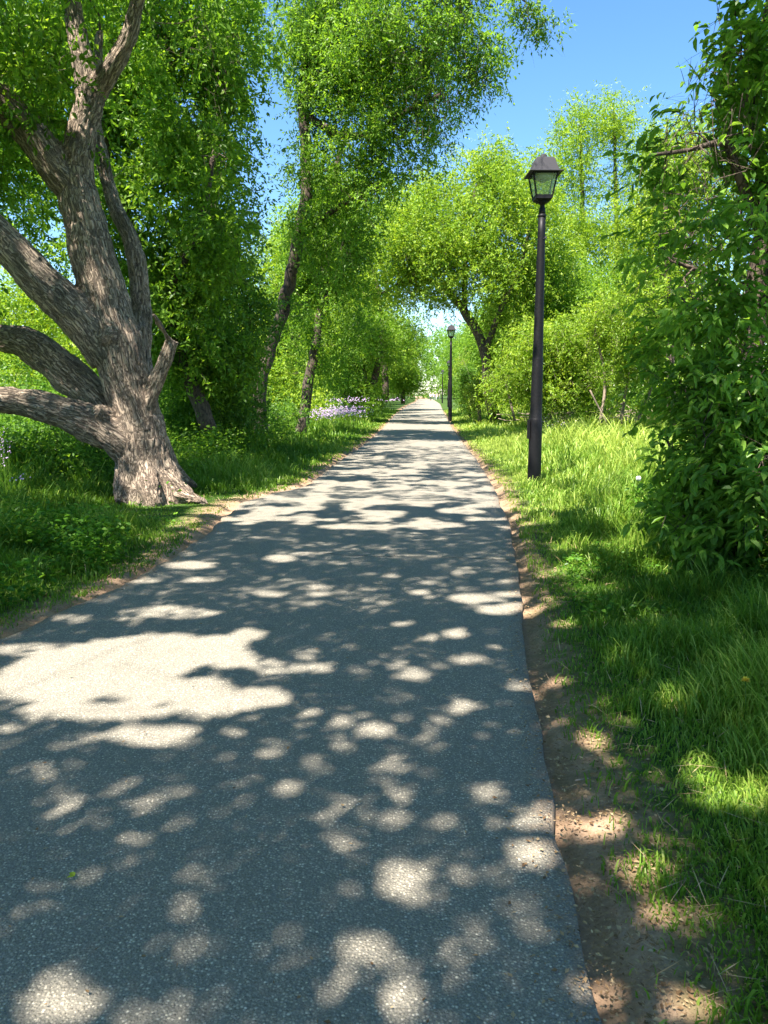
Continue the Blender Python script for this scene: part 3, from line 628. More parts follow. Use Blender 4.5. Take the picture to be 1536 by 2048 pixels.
tree('background_tree', 'sunlit tree in the meadow behind the lowest limbs of the old tree', 'tree',
     [[(60,830,30,16),(70,720,30,13),(60,600,30,9)]], [(60,620,30,140,70,2.5),(100,720,29,170,80,2.5),(20,800,27,130,60,2.5),(-120,640,30,120,120,3)], 250, .8, 99, (.15, .065), YL, 59, gap=.3)
tree('background_tree', 'half-shaded tree with drooping sprays left of the old trunk at the frame edge', 'tree',
     [[(-60,830,20,20),(-50,600,20,17),(-40,400,20,13),(0,200,20,9)]], [(20,400,20,60,70,1.5,.6),(0,230,20,120,120,2),(110,300,21,60,110,1.6),(100,520,21,40,50,1,.6),(0,60,20,150,100,2,.8)], 170, .65, 99, (.12, .05), MD, 60, gap=.4, droop=.8)

# ------------------------------------------------------------------ trees right of the path
tree('arching_tree', 'tree whose curved dark trunk arches left over the path behind the second lamp', 'tree',
     [[(990,838,38,24),(978,780,38,22),(970,720,38,20),(956,670,38,19),(935,630,38,17),(905,590,38.5,15),(870,565,39,12),(820,560,39,9),(760,590,39.5,6)],
      [(968,710,38,14),(1000,620,37.5,11),(1040,540,37,8),(1060,450,37,6)],[(930,625,38,12),(930,540,38,9),(940,450,38,7),(950,380,38,5)]],
     [(900,480,38,120,85,2.5,1.2),(1010,440,38,100,90,2.5),(790,510,39,110,80,2.5),(860,570,38.5,90,45,2),(960,560,37.5,70,60,2),(980,350,39,80,60,2.5,.9),(860,400,39,90,55,2.2),(1080,520,38,70,90,2.5),(1000,345,40,60,45,2,.8),(1060,400,40,60,60,2.5,.8),(750,590,40,50,30,1.5,.6),(1010,640,38,50,70,1.8,.8),(1012,775,36.8,38,46,1,1.2),(1020,700,37.4,30,40,.8,.8)],
     470, .85, 99, (.17, .072), YL, 61, droop=.6, gap=.36, twigs=.3)
tree('tall_pale_tree', 'tall airy light-green tree rising right of the nearest lantern against the sky', 'tree',
     [[(1175,830,47,16),(1172,700,47,14),(1168,560,47,11),(1165,400,47,8),(1160,250,47,4)],[(1240,830,48,14),(1238,600,48,11),(1232,400,48,8),(1228,220,48,4)],[(1300,830,49,13),(1300,600,49,9),(1310,330,49,4)]],
     [(1160,265,47,50,60,2),(1230,240,48,45,50,2),(1300,280,49,45,55,2),(1160,370,47,50,60,2,.8),(1235,360,48,40,60,2,.6),(1150,470,46,70,60,2.5),(1220,480,47,70,60,2.5,.7),(1300,420,49,50,80,2,.6),(1110,560,44,60,80,2.5),(1180,580,44,70,60,2.5),(1110,330,46,40,50,2,.5),(1270,480,46,60,90,2.5,.7),(1340,380,47,60,110,2.5,.7)],
     430, .95, 72, (.19, .07), YL, 62, droop=.5, gap=.40)
tree('background_tree', 'mid-green tree behind the pale shrub on the right, its top below the sky gap', 'tree',
     [[(1130,830,40,16),(1125,700,40,13),(1110,560,40,9)]], [(1120,600,40,70,70,2.5),(1200,620,38,80,80,2.5),(1280,600,36,70,110,2.5),(1050,560,41,50,60,2)], 240, .85, 90, (.16, .065), MD, 63, gap=.36)
tree('background_tree', 'light green tree standing between the tall pale tree and the dark near tree', 'tree',
     [[(1345,850,25,17),(1340,700,25,15),(1335,520,25,11),(1330,350,25,7),(1335,240,25,3)]], [(1335,330,25,55,90,1.6),(1310,460,25,75,100,1.8),(1370,560,25,80,110,1.8),(1280,590,25,60,70,1.5,.8),(1390,380,25,50,140,1.6,.8)], 170, .62, 90, (.125, .05), YL, 70, gap=.40, droop=.7, twigs=.4)
tree('bright_shrub', 'bright yellow-green shrub mass directly behind the nearest lamp post', 'shrub',
     [[(1060,842,33,6),(1070,760,33,5),(1080,680,33,3)],[(1100,842,33,6),(1130,740,33,4),(1150,660,33,3)],[(1030,842,33,5),(1010,760,33,4)]],
     [(1090,690,33,70,55,2),(1150,680,33,60,50,2),(1040,740,33,50,60,1.6),(1110,770,33,70,60,1.6),(1170,760,33,50,70,1.6)], 210, .6, 99, (.135, .06), YL, 64, bark=BARK_PALE, trunkname='stems', crownname='foliage', gap=.38, twigs=.5)
tree('bright_shrub', 'thin-stemmed yellowish shrub at the back of the sunny grass, left of the dark near bush', 'shrub',
     [[(1200,850,29,7),(1210,760,29,6),(1190,660,29,4)],[(1240,850,29,7),(1260,740,29,5),(1290,650,29,3)],[(1270,850,29,6),(1310,760,29,5),(1340,680,29,3)],[(1215,850,28.5,4),(1180,780,28.5,3)]],
     [(1230,650,29,60,60,1.8),(1290,700,29,70,80,1.8,.8),(1220,780,29,50,50,1.4,.8),(1360,640,29,60,120,2),(1330,800,28,60,40,1.5,.7)], 170, .55, 99, (.12, .052), YL, 65, bark=BARK_PALE, trunkname='stems', crownname='foliage', gap=.44, twigs=.6)
tree('verge_bush', 'rounded dark green bush beside the grass behind the second lamp', 'shrub',
     [[(940,836,47.5,6),(940,790,47.5,4)]], [(940,790,47.5,16,38,1.0),(936,760,48,18,30,1.2)], 80, .5, 90, (.13, .055), DK, 66, trunkname='stems', crownname='foliage', gap=.2)
tree('vine_thicket', 'brownish thicket of dry vines with thin leaves between dark bush and bright shrub', 'shrub',
     [[(960,846,40,8),(958,790,40,6),(965,740,40,4)],[(985,846,40,10),(990,780,40,8),(1000,700,40,5)]],
     [(958,790,40,22,40,1.2),(1000,740,40,40,60,1.6,.7),(922,730,51,12,50,1.5,.8)], 75, .6, 81, (.12, .05), YL, 67, bark=BARK_PALE, trunkname='stems', crownname='foliage', gap=.3, twigs=1.0)
tree('background_tree', 'sunlit yellow-green tree seen through the leaves at the right frame edge', 'tree',
     [[(1560,860,17,26),(1560,600,17,22),(1540,400,17,16),(1500,250,17,10)]], [(1480,430,17,90,90,2),(1430,560,18,90,110,2),(1560,300,17,110,140,2),(1500,700,18,120,120,2,.8),(1420,760,20,70,60,2,.7)], 260, .6, 108, (.125, .052), YL, 68, gap=.38)
tree('near_tree', 'dark broad-leaved tree filling the right edge, foliage down to the weeds', 'tree',
     [[(1500,1110,7.4,70),(1508,960,7.45,52),(1500,820,7.5,44),(1512,640,7.5,44),(1522,520,7.5,40),(1530,380,7.5,32),(1500,200,7.5,22),(1540,0,7.5,14)],
      [(1525,480,7.5,22),(1470,330,7.3,16),(1450,285,7.2,13),(1380,300,7.1,8),(1300,310,7,5)],
      [(1512,640,7.5,16),(1430,560,7.2,10),(1340,520,7,6)],
      [(1440,1120,6.9,10),(1425,980,6.8,7),(1400,820,6.7,5)],[(1380,1110,7,8),(1360,980,7,6),(1330,860,7,4)]],
     [(1490,120,7.5,90,150,.9,.9),(1440,300,7.2,110,100,.9,1),(1370,300,7,85,45,.6,.8),(1350,430,7,60,80,.6,.3),(1365,700,6.9,50,100,.6,.3),(1420,470,7.1,110,85,.9,1),(1480,600,7.3,90,150,.9,1),(1415,640,7,90,80,.8,.9),(1455,800,6.9,105,105,.9,1.2),(1420,930,6.7,95,85,.8,1.2),(1480,980,6.6,100,110,.8,1.2),(1450,1050,6.5,100,50,.7,.9),(1600,500,7.4,120,500,1,.5),(1590,950,6.6,110,200,.8,.6)],
     330, .33, 54, (.104, .054), LEAF_NEAR, 69, droop=.5, gap=.42, gscale=1.5, flat=True, fine=True, rmax=.025, twigs=.5)

# ------------------------------------------------------------------ far rows, one prototype copied
def far_proto(name, seed, lm, label, group):
    rng = np.random.default_rng(seed); g = Geo(); h = 12.0
    tp, tr = resample([[0, 0, -.3], [.1, .1, 2], [.3, -.1, 5], [.1, .1, 8], [0, 0, 11]], [.28, .2, .17, .1, .03], .6); g.tube(tp, tr, 7, .1)
    C = []
    while len(C) < 300:
        v = rng.normal(size=3); v = v / np.linalg.norm(v) * rng.random()**.4
        c = np.array([v[0] * 3.6, v[1] * 3.6, 6.6 + v[2] * 5.6])
        if vnoise((c * .5 + seed)[None])[0] > .36 and c[2] > .8: C.append(c)
    C = np.array(C); grow(g, list(tp[3:]), list(tr[3:]), C[:70], rng, .06, sides=4)
    A, _ = clump_leaves(C, 1.0, 63, (.26, .12), rng, .6)
    root = obj(name, None, None, label, 'tree', group); obj('trunk', g.mesh('trunk', BARK, True), root); obj('crown', leaves_mesh('crown', *A, lm), root)
    return root
def copy_thing(o, loc, rz, sc, label=None):
    r = o.copy(); COL.objects.link(r); r.location = loc; r.rotation_euler = (0, 0, rz); r.scale = (sc, sc, sc)
    if label: r['label'] = label
    for c in o.children:
        d = c.copy(); COL.objects.link(d); d.parent = r
    return r
def far_rows():
    gl = 'distant trees lining the left side'; gr = 'distant trees lining the right side'
    lf = 'distant tree in the unbroken row along the far left side of the path'; rf = 'distant tree in the unbroken row along the far right side of the path'
    a = far_proto('distant_tree', 71, LEAF_YEL, lf, gl); b = far_proto('distant_tree', 72, LEAF_MID, rf, gr)
    rng = random.Random(3); first = True
    for y in (62, 70, 84, 95, 108, 122, 138, 156, 178, 204, 235, 270):
        x = float(le_x(y)) - 3.6 - rng.random() * 1.5; s = .8 + rng.random() * .3 + min(y, 200) * .001
        if first: a.location = (x, y, 0); a.scale = (s,) * 3; first = False
        else: copy_thing(a, (x, y, 0), rng.random() * 6, s)
    first = True
    for y in (60, 68, 79, 90, 103, 118, 134, 152, 172, 198, 228, 262):
        x = float(re_x(y)) + 4.9 + rng.random() * 1.5; s = .75 + rng.random() * .3 + min(y, 200) * .001
        if first: b.location = (x, y, 0); b.scale = (s,) * 3; first = False
        else: copy_thing(b, (x, y, 0), rng.random() * 6, s)
far_rows()

# ------------------------------------------------------------------ woodland masses behind everything
def woodland(name, n, fn, hmax, leaf, cr, per, lm, seed):
    rng = np.random.default_rng(seed); x, y = fn(rng, n); z0 = gz(x, y)
    H = hmax(x, y) * (.55 + .9 * n2(x, y, .16, seed) )
    C = np.stack([x, y, z0 + H * rng.random(len(x))**.8 * (.98) + .3], 1)
    A, _ = clump_leaves(C, cr, per, leaf, rng, .5); A = cull(A, rng); A = [a[A[0][:, 2] > .02] for a in A]
    obj(name, leaves_mesh(name, *A, lm), None, kind='stuff', label={'l': 'mass of distant woodland foliage left of the path', 'r': 'mass of distant woodland foliage right of the path', 'e': 'woodland closing the view at the far end of the path', 'u': 'dark shrubby undergrowth beneath the left trees'}[name[-1] if False else fn.__name__[0]], cat='woodland')
def left_mass(rng, n):
    y = rng.uniform(34, 260, n); x = le_x(y) - 9 - rng.random(n) * 26 - np.clip(40 - y, 0, 10); return x, y
def right_mass(rng, n):
    y = rng.uniform(46, 260, n); x = re_x(y) + 10 + rng.random(n) * 30; return x, y
def end_mass(rng, n):
    y = rng.uniform(225, 275, n); x = rng.uniform(-40, 70, n); return x, y
def under_left(rng, n):
    y = rng.uniform(14.5, 60, n); x = le_x(y) - 3.6 - rng.random(n) * 9 - np.clip((24 - y) * .1, 0, 2); return x, y
woodland('left_woodland', 3200, left_mass, lambda x, y: np.where(x < -18, 5.5, 8.5 + np.clip((y - 60) * .05, 0, 5)), (.34, .15), 1.5, 54, LEAF_YEL, 81)
woodland('right_woodland', 3000, right_mass, lambda x, y: 8 + np.clip((y - 45) * .06, 0, 6), (.34, .15), 1.5, 54, LEAF_YEL, 82)
woodland('end_woodland', 2600, end_mass, lambda x, y: 19.0 + 0 * x, (.7, .33), 2.4, 45, LEAF_MID, 83)
woodland('undergrowth', 1300, under_left, lambda x, y: 1.7 + 0 * x, (.11, .06), .5, 63, LEAF_DARK, 84)
def right_low(rng, n):
    y = rng.uniform(30, 62, n); x = re_x(y) + 5.5 + rng.random(n) * 14; return x, y
woodland('right_undergrowth', 700, right_low, lambda x, y: 1.6 + 0 * x, (.13, .06), .55, 54, LEAF_MID, 85)

# ------------------------------------------------------------------ grass and ground cover
def grass():
    rng = np.random.default_rng(91); n = 680000
    # density falls with distance
    y = np.exp(rng.uniform(np.log(1.3), np.log(75), n)) ; y[: n // 60] = rng.uniform(-3, 1.3, n // 60)
    half = .56 * np.abs(y) + 2.6; x = rng.uniform(-1, 1, n) * half
    d = pdist(x, y); right = x > .5 * (re_x(y) + le_x(y))
    dr = np.where(right, x - verge_x(y), le_x(y) - .12 - x)
    nz = n2(x, y, 2.2, 41); nz2 = n2(x, y, .7, 42)
    prob = np.clip((dr + np.where(right, .16, .24) + (nz - .5) * .45) / .28, 0, 1); prob = np.where((d > .03) & (dr > -.5), np.maximum(prob, .035 + .10 * (nz > .62)), prob)
    keep = (rng.random(n) < prob) & (d > .02); x, y, d, dr, nz, nz2, right = [a[keep] for a in (x, y, d, dr, nz, nz2, right)]; n = len(x)
    tall = np.clip((dr - .15) / 1.3, 0, 1)
    h = .045 + tall * (.11 + .16 * nz2) * (.6 + .8 * nz) + np.clip((dr - 2.0) / 2, 0, 1) * .16
    h = h * (.5 + rng.random(n)**1.5 * .95) * (.7 + .9 * np.clip((n2(x, y, 3.6, 43) - .45) / .3, 0, 1)); D = np.hypot(x, y); h = h * (1 - .72 * np.clip(1.6 - np.hypot((x + 2.9) / 1.7, (y - 10.6) / 1.3), 0, 1))
    w = np.maximum(.0022 + .0034 * rng.random(n)**2, D * .0007)
    h = np.maximum(h, D * .0012)
    ang = rng.random(n) * 2 * math.pi; lean = (.25 + rng.random(n) * .75) * h * .75; la = ang + rng.normal(size=n) * .3 + (nz2 - .5) * 5
    L3 = np.stack([np.cos(la) * lean, np.sin(la) * lean, h * 0], 1); b = np.stack([x, y, gz(x, y) - .005], 1)
    s = np.stack([-np.sin(ang) * w, np.cos(ang) * w, 0 * w], 1); up = np.array([0, 0, 1.])
    cv = .45 + .55 * rng.random(n); m = b + L3 * .28 + up * (h * .58)[:, None]; m2 = b + L3 * .7 + up * (h * (.80 + .12 * cv))[:, None]; t = b + L3 * 1.25 + up * (h * (.6 + .42 * cv))[:, None]
    V = np.stack([b - s, b + s, m - s * .85, m + s * .85, m2 - s * .6, m2 + s * .6, t], 1).reshape(-1, 3); k = np.arange(n)[:, None] * 7
    Q = np.concatenate([k + np.array([[0, 1, 3, 2]]), k + np.array([[2, 3, 5, 4]])]); T = k + np.array([[4, 5, 6]])
    tint = np.clip(.35 + (rng.random(n) - .5) * .5 + (nz2 - .5) * .5 + np.where(right, np.clip((y - 8) * .07, 0, .38), 0) + (rng.random(n) < .05) * .6 + (n2(x, y, .45, 44) - .5) * .5, 0, 1)  # right side lightens with distance: meadow sunlight put into the blade colour
    obj('grass', new_mesh('grass', V, Q, T, GRASS, {'tint': ('FACE', 'FLOAT', np.concatenate([tint, tint, tint]))}), None, 'green grass of the verges on both sides of the path', 'grass', kind='stuff')
grass()
def cover(name, label, n, fx, size, zr, seed, m=WEED):
    rng = np.random.default_rng(seed); x, y = fx(rng, n); k = pdist(x, y) > .25; x, y = x[k], y[k]
    nz = n2(x, y, 1.6, seed); k = nz > .38; x, y, nz = x[k], y[k], nz[k]; n = len(x)
    pos = np.stack([x, y, gz(x, y) + zr[0] + (zr[1] - zr[0]) * rng.random(n)**1.3 * (.5 + nz)], 1)
    a = rng.random(n) * 2 * math.pi; ax = unit(np.stack([np.cos(a), np.sin(a), rng.normal(size=n) * .25 - .15], 1)); nr = unit(np.array([0, 0, 1.]) + rng.normal(size=(n, 3)) * .35)
    ln = size * (.6 + rng.random(n) * .8)
    obj(name, leaves_mesh(name, pos, ax, nr, ln, ln * .75, np.clip(.45 + rng.normal(size=n) * .25, 0, 1), m, True), None, label, 'ground cover', kind='stuff')
def fr_near(rng, n):
    y = rng.uniform(3.0, 10, n); x = verge_x(y) + 1.7 + np.abs(rng.normal(size=n)) * 1.3 - np.clip(y - 6, 0, 4) * .1; return x, y
def fl_near(rng, n):
    y = rng.uniform(4.2, 11, n); x = le_x(y) - .3 - np.abs(rng.normal(size=n)) * 1.4; k = (rng.random(n) < np.clip((9.6 - y) / 2.2, 0, 1)) & (n2(x, y, .9, 61) > .36); return x[k], y[k]
def fl_mid(rng, n):
    y = rng.uniform(12.4, 24, n); x = le_x(y) - 1.8 - rng.random(n) * 9; return x, y
cover('weeds', 'broad-leaved weeds under the dark near tree on the right', 9000, fr_near, .065, (.05, .42), 92)
cover('weeds', 'low leafy weeds at the lower left edge of the path', 22000, fl_near, .055, (.03, .38), 93)
def straw():
    rng = np.random.default_rng(120); n = 2600; y = np.exp(rng.uniform(np.log(1.4), np.log(16), n)); sd = rng.random(n) < .6
    x = np.where(sd, verge_x(y) - .3 + rng.random(n) * 2.6, le_x(y) - .1 - rng.random(n) * 2.2); k = pdist(x, y) > .03; x, y = x[k], y[k]; n = len(x)
    a = rng.random(n) * 6.28; ax = unit(np.stack([np.cos(a), np.sin(a), rng.random(n) * .9 * (rng.random(n) < .5)], 1)); nr = unit(np.array([0, 0, 1.]) + rng.normal(size=(n, 3)) * .2)
    L_ = .04 + rng.random(n) * .12
    obj('dry_straw', leaves_mesh('dry_straw', np.stack([x, y, gz(x, y) + .01 + .05 * rng.random(n)], 1), ax, nr, L_, .0025 + y * .0004, .6 + .4 * rng.random(n), DRY), None, 'pale dry straw and stalks strewn in both verges', 'dry straw', kind='stuff')
straw()
def fr_patch(rng, n):
    y = rng.uniform(1.8, 9, n); x = verge_x(y) + .2 + rng.random(n) * 2.4; k = n2(x, y, 1.3, 77) > .60; return x[k], y[k]
cover('weeds', 'small clover-like weeds scattered through the near right grass', 16000, fr_patch, .035, (.02, .13), 98)
cover('weeds', 'leafy plants filling the ground behind the old tree', 42000, fl_mid, .07, (.05, .75), 94, LEAF_MID)
def litter():
    rng = np.random.default_rng(95); n = 40000
    y = np.exp(rng.uniform(np.log(1.4), np.log(40), n)); side = rng.random(n) < .6
    off = rng.normal(size=n) * .14 + .05
    x = np.where(side, re_x(y) + off + (rng.random(n) < .5) * rng.random(n) * np.maximum(verge_x(y) - re_x(y), 0) * .9, le_x(y) - off * .9)
    k = rng.random(n) < .03; x = np.where(k, rng.uniform(-2, 1, n), x)
    ins = pdist(x, y) < 0.0
    z = np.where(ins, .024, np.maximum(gz(x, y), -.03) + .008)
    a = rng.random(n) * 2 * math.pi; ax = unit(np.stack([np.cos(a), np.sin(a), rng.normal(size=n) * .12], 1)); nr = unit(np.array([0, 0, 1.]) + rng.normal(size=(n, 3)) * .25)
    ln = np.maximum(.005 + rng.random(n)**3 * .020, y * .0010)
    obj('leaf_litter', leaves_mesh('leaf_litter', np.stack([x, y, z], 1), ax, nr, ln, ln * (.2 + .5 * rng.random(n)), rng.random(n), DRY), None, 'dry brown seeds and leaf litter along the asphalt edges', 'leaf litter', kind='stuff')
litter()
def flowers(name, label, spots, seed):
    rng = np.random.default_rng(seed); g = Geo(); gs = Geo(); V = []; tot = 0
    pts = []
    for px, py, D, rx, ry, dep, n in spots:
        c = P(px, py, D); pts.append(c + rng.normal(size=(n, 3)) * np.array([M(rx, D), dep, M(ry, D)]) * .5)
    p = np.concatenate(pts); n = len(p); D = p[:, 1]
    for q in range(2):
        s = np.maximum(.012, D * .0007)[:, None]; nr = unit(np.array([-.3, -.8, .5]) + rng.normal(size=(n, 3)) * .6)
        u = unit(np.cross(nr, rng.normal(size=(n, 3)))); v = np.cross(nr, u)
        if q: u, v = unit(u + v), unit(u - v)
        V = np.stack([p + u * s * 1.2, p + v * s * .45, p - u * s * 1.2, p - v * s * .45], 1).reshape(-1, 3); g.add(V, np.arange(n * 4).reshape(-1, 4))
        V = np.stack([p + v * s * 1.2, p + u * s * .45, p - v * s * 1.2, p - u * s * .45], 1).reshape(-1, 3) + nr.repeat(4, 0) * .002; g.add(V, np.arange(n * 4).reshape(-1, 4))
    k = rng.random(n) < .25; b = p[k].copy(); b[:, 2] = gz(b[:, 0], b[:, 1]); w = np.array([.003, 0, 0])
    gs.add(np.stack([b - w, b + w, p[k] + w * .6, p[k] - w * .6], 1).reshape(-1, 3), np.arange(k.sum() * 4).reshape(-1, 4))
    root = obj(name, g.mesh('wildflowers', PURPLE), None, label, 'wildflowers', kind='stuff')
    sm = gs.mesh('flower_stems', None); sm.materials.append(GRASS); obj('flower_stems', sm, root)
flowers('wildflowers', 'mauve wildflowers in bloom behind the left grass verge', [(682,822,33,50,11,1.2,720),(648,830,31,26,7,1,150),(775,799,60,26,3,2,90),(520,850,27,30,12,1,90),(3,890,11,14,30,.15,70),(40,955,10,12,6,.2,12),(690,800,40,60,6,1,120)], 96)
flowers('wildflowers', 'few pale mauve wildflowers at the back of the sunny right grass', [(1135,852,31,40,8,1,90),(1260,838,31,30,8,1,60),(1085,838,33,20,8,1,40)], 97)

# ------------------------------------------------------------------ street lamps
def make_lamp():
    root = obj('street_lamp', None, None, 'nearest black lamp post with glazed lantern standing in the right verge', 'street lamp', 'lamp posts along the right side of the path')
    H = 4.63  # top of pole, underside of the lantern's neck
    g = Geo(); z = np.array([-.3, 0, 1.15, 1.17, 2.2, 2.22, 3.5, 4.58]); r = np.array([.122, .121, .111, .104, .094, .090, .074, .061])
    zz = np.interp(np.linspace(0, 7, 29), np.arange(8), z); rr = np.interp(np.linspace(0, 7, 29), np.arange(8), r)
    g.tube(np.stack([zz * 0, zz * 0, zz], 1), rr, 28); pole = obj('pole', g.mesh('pole', BLACK, True), root)
    g = Geo(); g.tube([[0, 0, 4.56], [0, 0, 4.575], [0, 0, 4.60], [0, 0, 4.615]], [.063, .070, .070, .057], 24); obj('collar', g.mesh('collar', BLACK, True), pole)
    g = Geo(); g.box((-.130, -.03, .98), (.016, .04, .17)); g.box((-.149, -.03, .98), (.005, .034, .155)); obj('access_cover', g.mesh('access_cover', BLACK), pole)
    g = Geo(); g.tube([[.03, -.055, 4.20], [.045, -.10, 4.205], [.05, -.13, 4.21]], [.014, .012, .02], 10); obj('hook', g.mesh('hook', HOODM, True), pole)
    g = Geo(); zs = np.array([4.61, 4.66, 4.71, 4.73, 4.76, 4.785, 4.81]); rs = np.array([.056, .054, .052, .040, .040, .06, .11]); g.tube(np.stack([zs * 0, zs * 0, zs], 1), rs, 24); obj('neck', g.mesh('neck', BLACK, True), root)
    # lantern: base tray, four corner bars, rails
    g = Geo(); zb, zt, ab, at_ = 4.87, 5.255, .133, .203
    g.frustum(4.80, .085, 4.842, .128); g.frustum(4.844, .143, 4.880, .143)
    for sx in (-1, 1):
        for sy in (-1, 1):
            g.tube([[sx * ab, sy * ab, zb], [sx * at_, sy * at_, zt]], [.015, .015], 4)
    for zc, a in ((4.892, ab + .003), (5.243, at_ - .003)):
        for k in range(4):
            c, s = math.cos(k * math.pi / 2), math.sin(k * math.pi / 2); R3 = [[c, -s, 0], [s, c, 0], [0, 0, 1]]
            g.box(np.array(R3) @ np.array([0, -a, zc]), (a - .012, .009, .012), R3)
    lan = obj('lantern_frame', g.mesh('lantern_frame', BLACK), root)
    for k in range(4):
        c, s = math.cos(k * math.pi / 2), math.sin(k * math.pi / 2); R3 = np.array([[c, -s, 0], [s, c, 0], [0, 0, 1]])
        b, t = ab - .004, at_ - .006
        V = np.array([[-b, -b, 4.904], [b, -b, 4.904], [t, -t, 5.231], [-t, -t, 5.231], [-b, -b + .004, 4.904], [b, -b + .004, 4.904], [t, -t + .004, 5.231], [-t, -t + .004, 5.231]]) * np.array([.93, 1, 1])
        gg = Geo(); gg.add(V @ R3.T, [[0, 1, 2, 3], [5, 4, 7, 6], [0, 4, 5, 1], [3, 2, 6, 7], [0, 3, 7, 4], [1, 5, 6, 2]]); obj('glass_pane', gg.mesh('glass_pane', GLASS), lan)
    g = Geo(); g.frustum(5.250, .278, 5.260, .278); g.frustum(5.260, .276, 5.285, .222); g.frustum(5.285, .222, 5.485, .152); g.frustum(5.485, .152, 5.502, .135)
    hood = obj('hood', g.mesh('hood', HOODM), root)
    g = Geo(); g.tube([[0, 0, 5.50], [0, 0, 5.515], [0, 0, 5.56], [0, 0, 5.575]], [.062, .055, .055, .04], 16); obj('finial', g.mesh('finial', HOODM, True), hood)
    g = Geo(); g.tube([[0, 0, 5.245], [0, 0, 5.20], [0, 0, 5.17]], [.16, .16, .12], 20); g.tube([[0, 0, 5.17], [0, 0, 5.13]], [.05, .05], 16); obj('reflector', g.mesh('reflector', paint_mat('grey_reflector', (.45, .45, .42), .4), True), hood)
    root.rotation_euler = (0, 0, R(1)); return root
lamp = make_lamp(); b = G(1068, 968); lamp.location = (b[0], b[1], 0)
lsc = 1.0
for x, y, lab in ((900, 842, 'second lamp post on the right verge, dark against the trees behind the arching trunk'),
                  (896.5, 814, 'thin third lamp post partly hidden just left of the second one'),
                  (884.5, 806.5, 'farthest lamp post, a faint thin line near the walkers')):
    q = G(x, y); r_ = lamp.copy(); COL.objects.link(r_); r_.location = (q[0], q[1], 0); r_['label'] = lab
    for c in lamp.children:
        d = c.copy(); COL.objects.link(d); d.parent = r_
        for e in c.children:
            h = e.copy(); COL.objects.link(h); h.parent = d

# ------------------------------------------------------------------ walkers far down the path
def skin(name, V, E, Rr, m, parent=None):
    me = bpy.data.meshes.new(name); me.from_pydata(V, E, []); o = bpy.data.objects.new(name, me); COL.objects.link(o)
    sk = o.modifiers.new('s', 'SKIN')
    for i, r in enumerate(Rr): me.skin_vertices[0].data[i].radius = r if isinstance(r, tuple) else (r, r)
    me.skin_vertices[0].data[0].use_root = True
    ss = o.modifiers.new('u', 'SUBSURF'); ss.levels = 1; ss.render_levels = 1
    dg = bpy.context.evaluated_depsgraph_get(); m2 = bpy.data.meshes.new_from_object(o.evaluated_get(dg)); bpy.data.objects.remove(o)
    m2.materials.clear(); m2.materials.append(m); m2.name = name
    for p in m2.polygons: p.use_smooth = True
    return obj(name, m2, parent)
SKINM = paint_mat('skin', (.45, .27, .19), .6); HAIRM = paint_mat('dark_hair', (.04, .025, .018), .6)
def walker(px, py, label, top, trou, ph, h=1.72, arm=1):
    b = G(px, py); root = obj('person', None, None, label, 'person', 'walkers far down the path', loc=(b[0], b[1], .012)); s = h / 1.75
    st = .2 * ph
    V = [(0, 0, .95), (0, 0, 1.15), (0, 0, 1.38), (0, -.01, 1.5), (0, -.02, 1.60), (0, -.02, 1.70),
         (-.1, 0, .9), (-.11, -st * .6, .5), (-.11, -st, .1), (-.11, -st - .12, .04),
         (.1, 0, .9), (.11, st * .6, .5), (.11, st + .05, .12), (.11, st - .07, .05),
         (-.19, 0, 1.4), (-.24, st * .4, 1.14), (-.23, st * .8 - .08, .92), (-.22, st * .8 - .12, .82),
         (.19, 0, 1.4), (.24, -st * .4, 1.14), (.23, -st * .8 - .08, .92), (.22, -st * .8 - .12, .82)]
    E = [(0, 1), (1, 2), (2, 3), (3, 4), (4, 5), (0, 6), (6, 7), (7, 8), (8, 9), (0, 10), (10, 11), (11, 12), (12, 13), (2, 14), (14, 15), (15, 16), (16, 17), (2, 18), (18, 19), (19, 20), (20, 21)]
    Rr = [(.14, .10), (.13, .09), (.15, .10), .055, .085, .075, .085, .06, .045, .04, .085, .06, .045, .04, .06, .045, .035, .035, .06, .045, .035, .035]
    V = [(x * s, y * s, z * s) for x, y, z in V]; Rr = [tuple(c * s for c in r) if isinstance(r, tuple) else r * s for r in Rr]
    skin('body', V, E, Rr, SKINM, root)
    k = 1.13
    def sub(name, ids, m, grow=1.14, ends=None):
        idx = {a: i for i, a in enumerate(ids)}; Es = [(idx[a], idx[b_]) for a, b_ in E if a in idx and b_ in idx]
        rs = [tuple(c * grow for c in (Rr[a] if isinstance(Rr[a], tuple) else (Rr[a], Rr[a]))) for a in ids]
        skin(name, [V[a] for a in ids], Es, rs, m, root)
    sub('shirt', [1, 0, 2, 14, 15, 18, 19], top, 1.2); sub('trousers', [0, 6, 7, 8, 10, 11, 12], trou, 1.16)
    g = Geo(); hh = np.array(V[4]); a = np.array([[0, .01, .06], [0, .02, .10], [0, .02, .14], [0, .02, .19]]) * s; g.tube(hh + a, np.array([.095, .10, .09, .03]) * s, 12); obj('hair', g.mesh('hair', HAIRM, True), root)
WH = paint_mat('white_cloth', (.75, .75, .78), .8); BLU = paint_mat('pale_blue_cloth', (.45, .5, .68), .8); PNK = paint_mat('pale_pink_cloth', (.75, .5, .5), .8)
DKC = paint_mat('dark_cloth', (.04, .045, .07), .8); GRN = paint_mat('grey_green_cloth', (.22, .28, .24), .8)
walker(861, 802.2, 'walker in white top and dark trousers, leftmost of the far group', WH, DKC, 1)
walker(867.5, 802.0, 'walker in pale blue and white beside the leftmost one', BLU, GRN, -1, 1.78)
walker(873, 800.5, 'walker in pale pink top near the middle of the far group', PNK, WH, 1, 1.66)
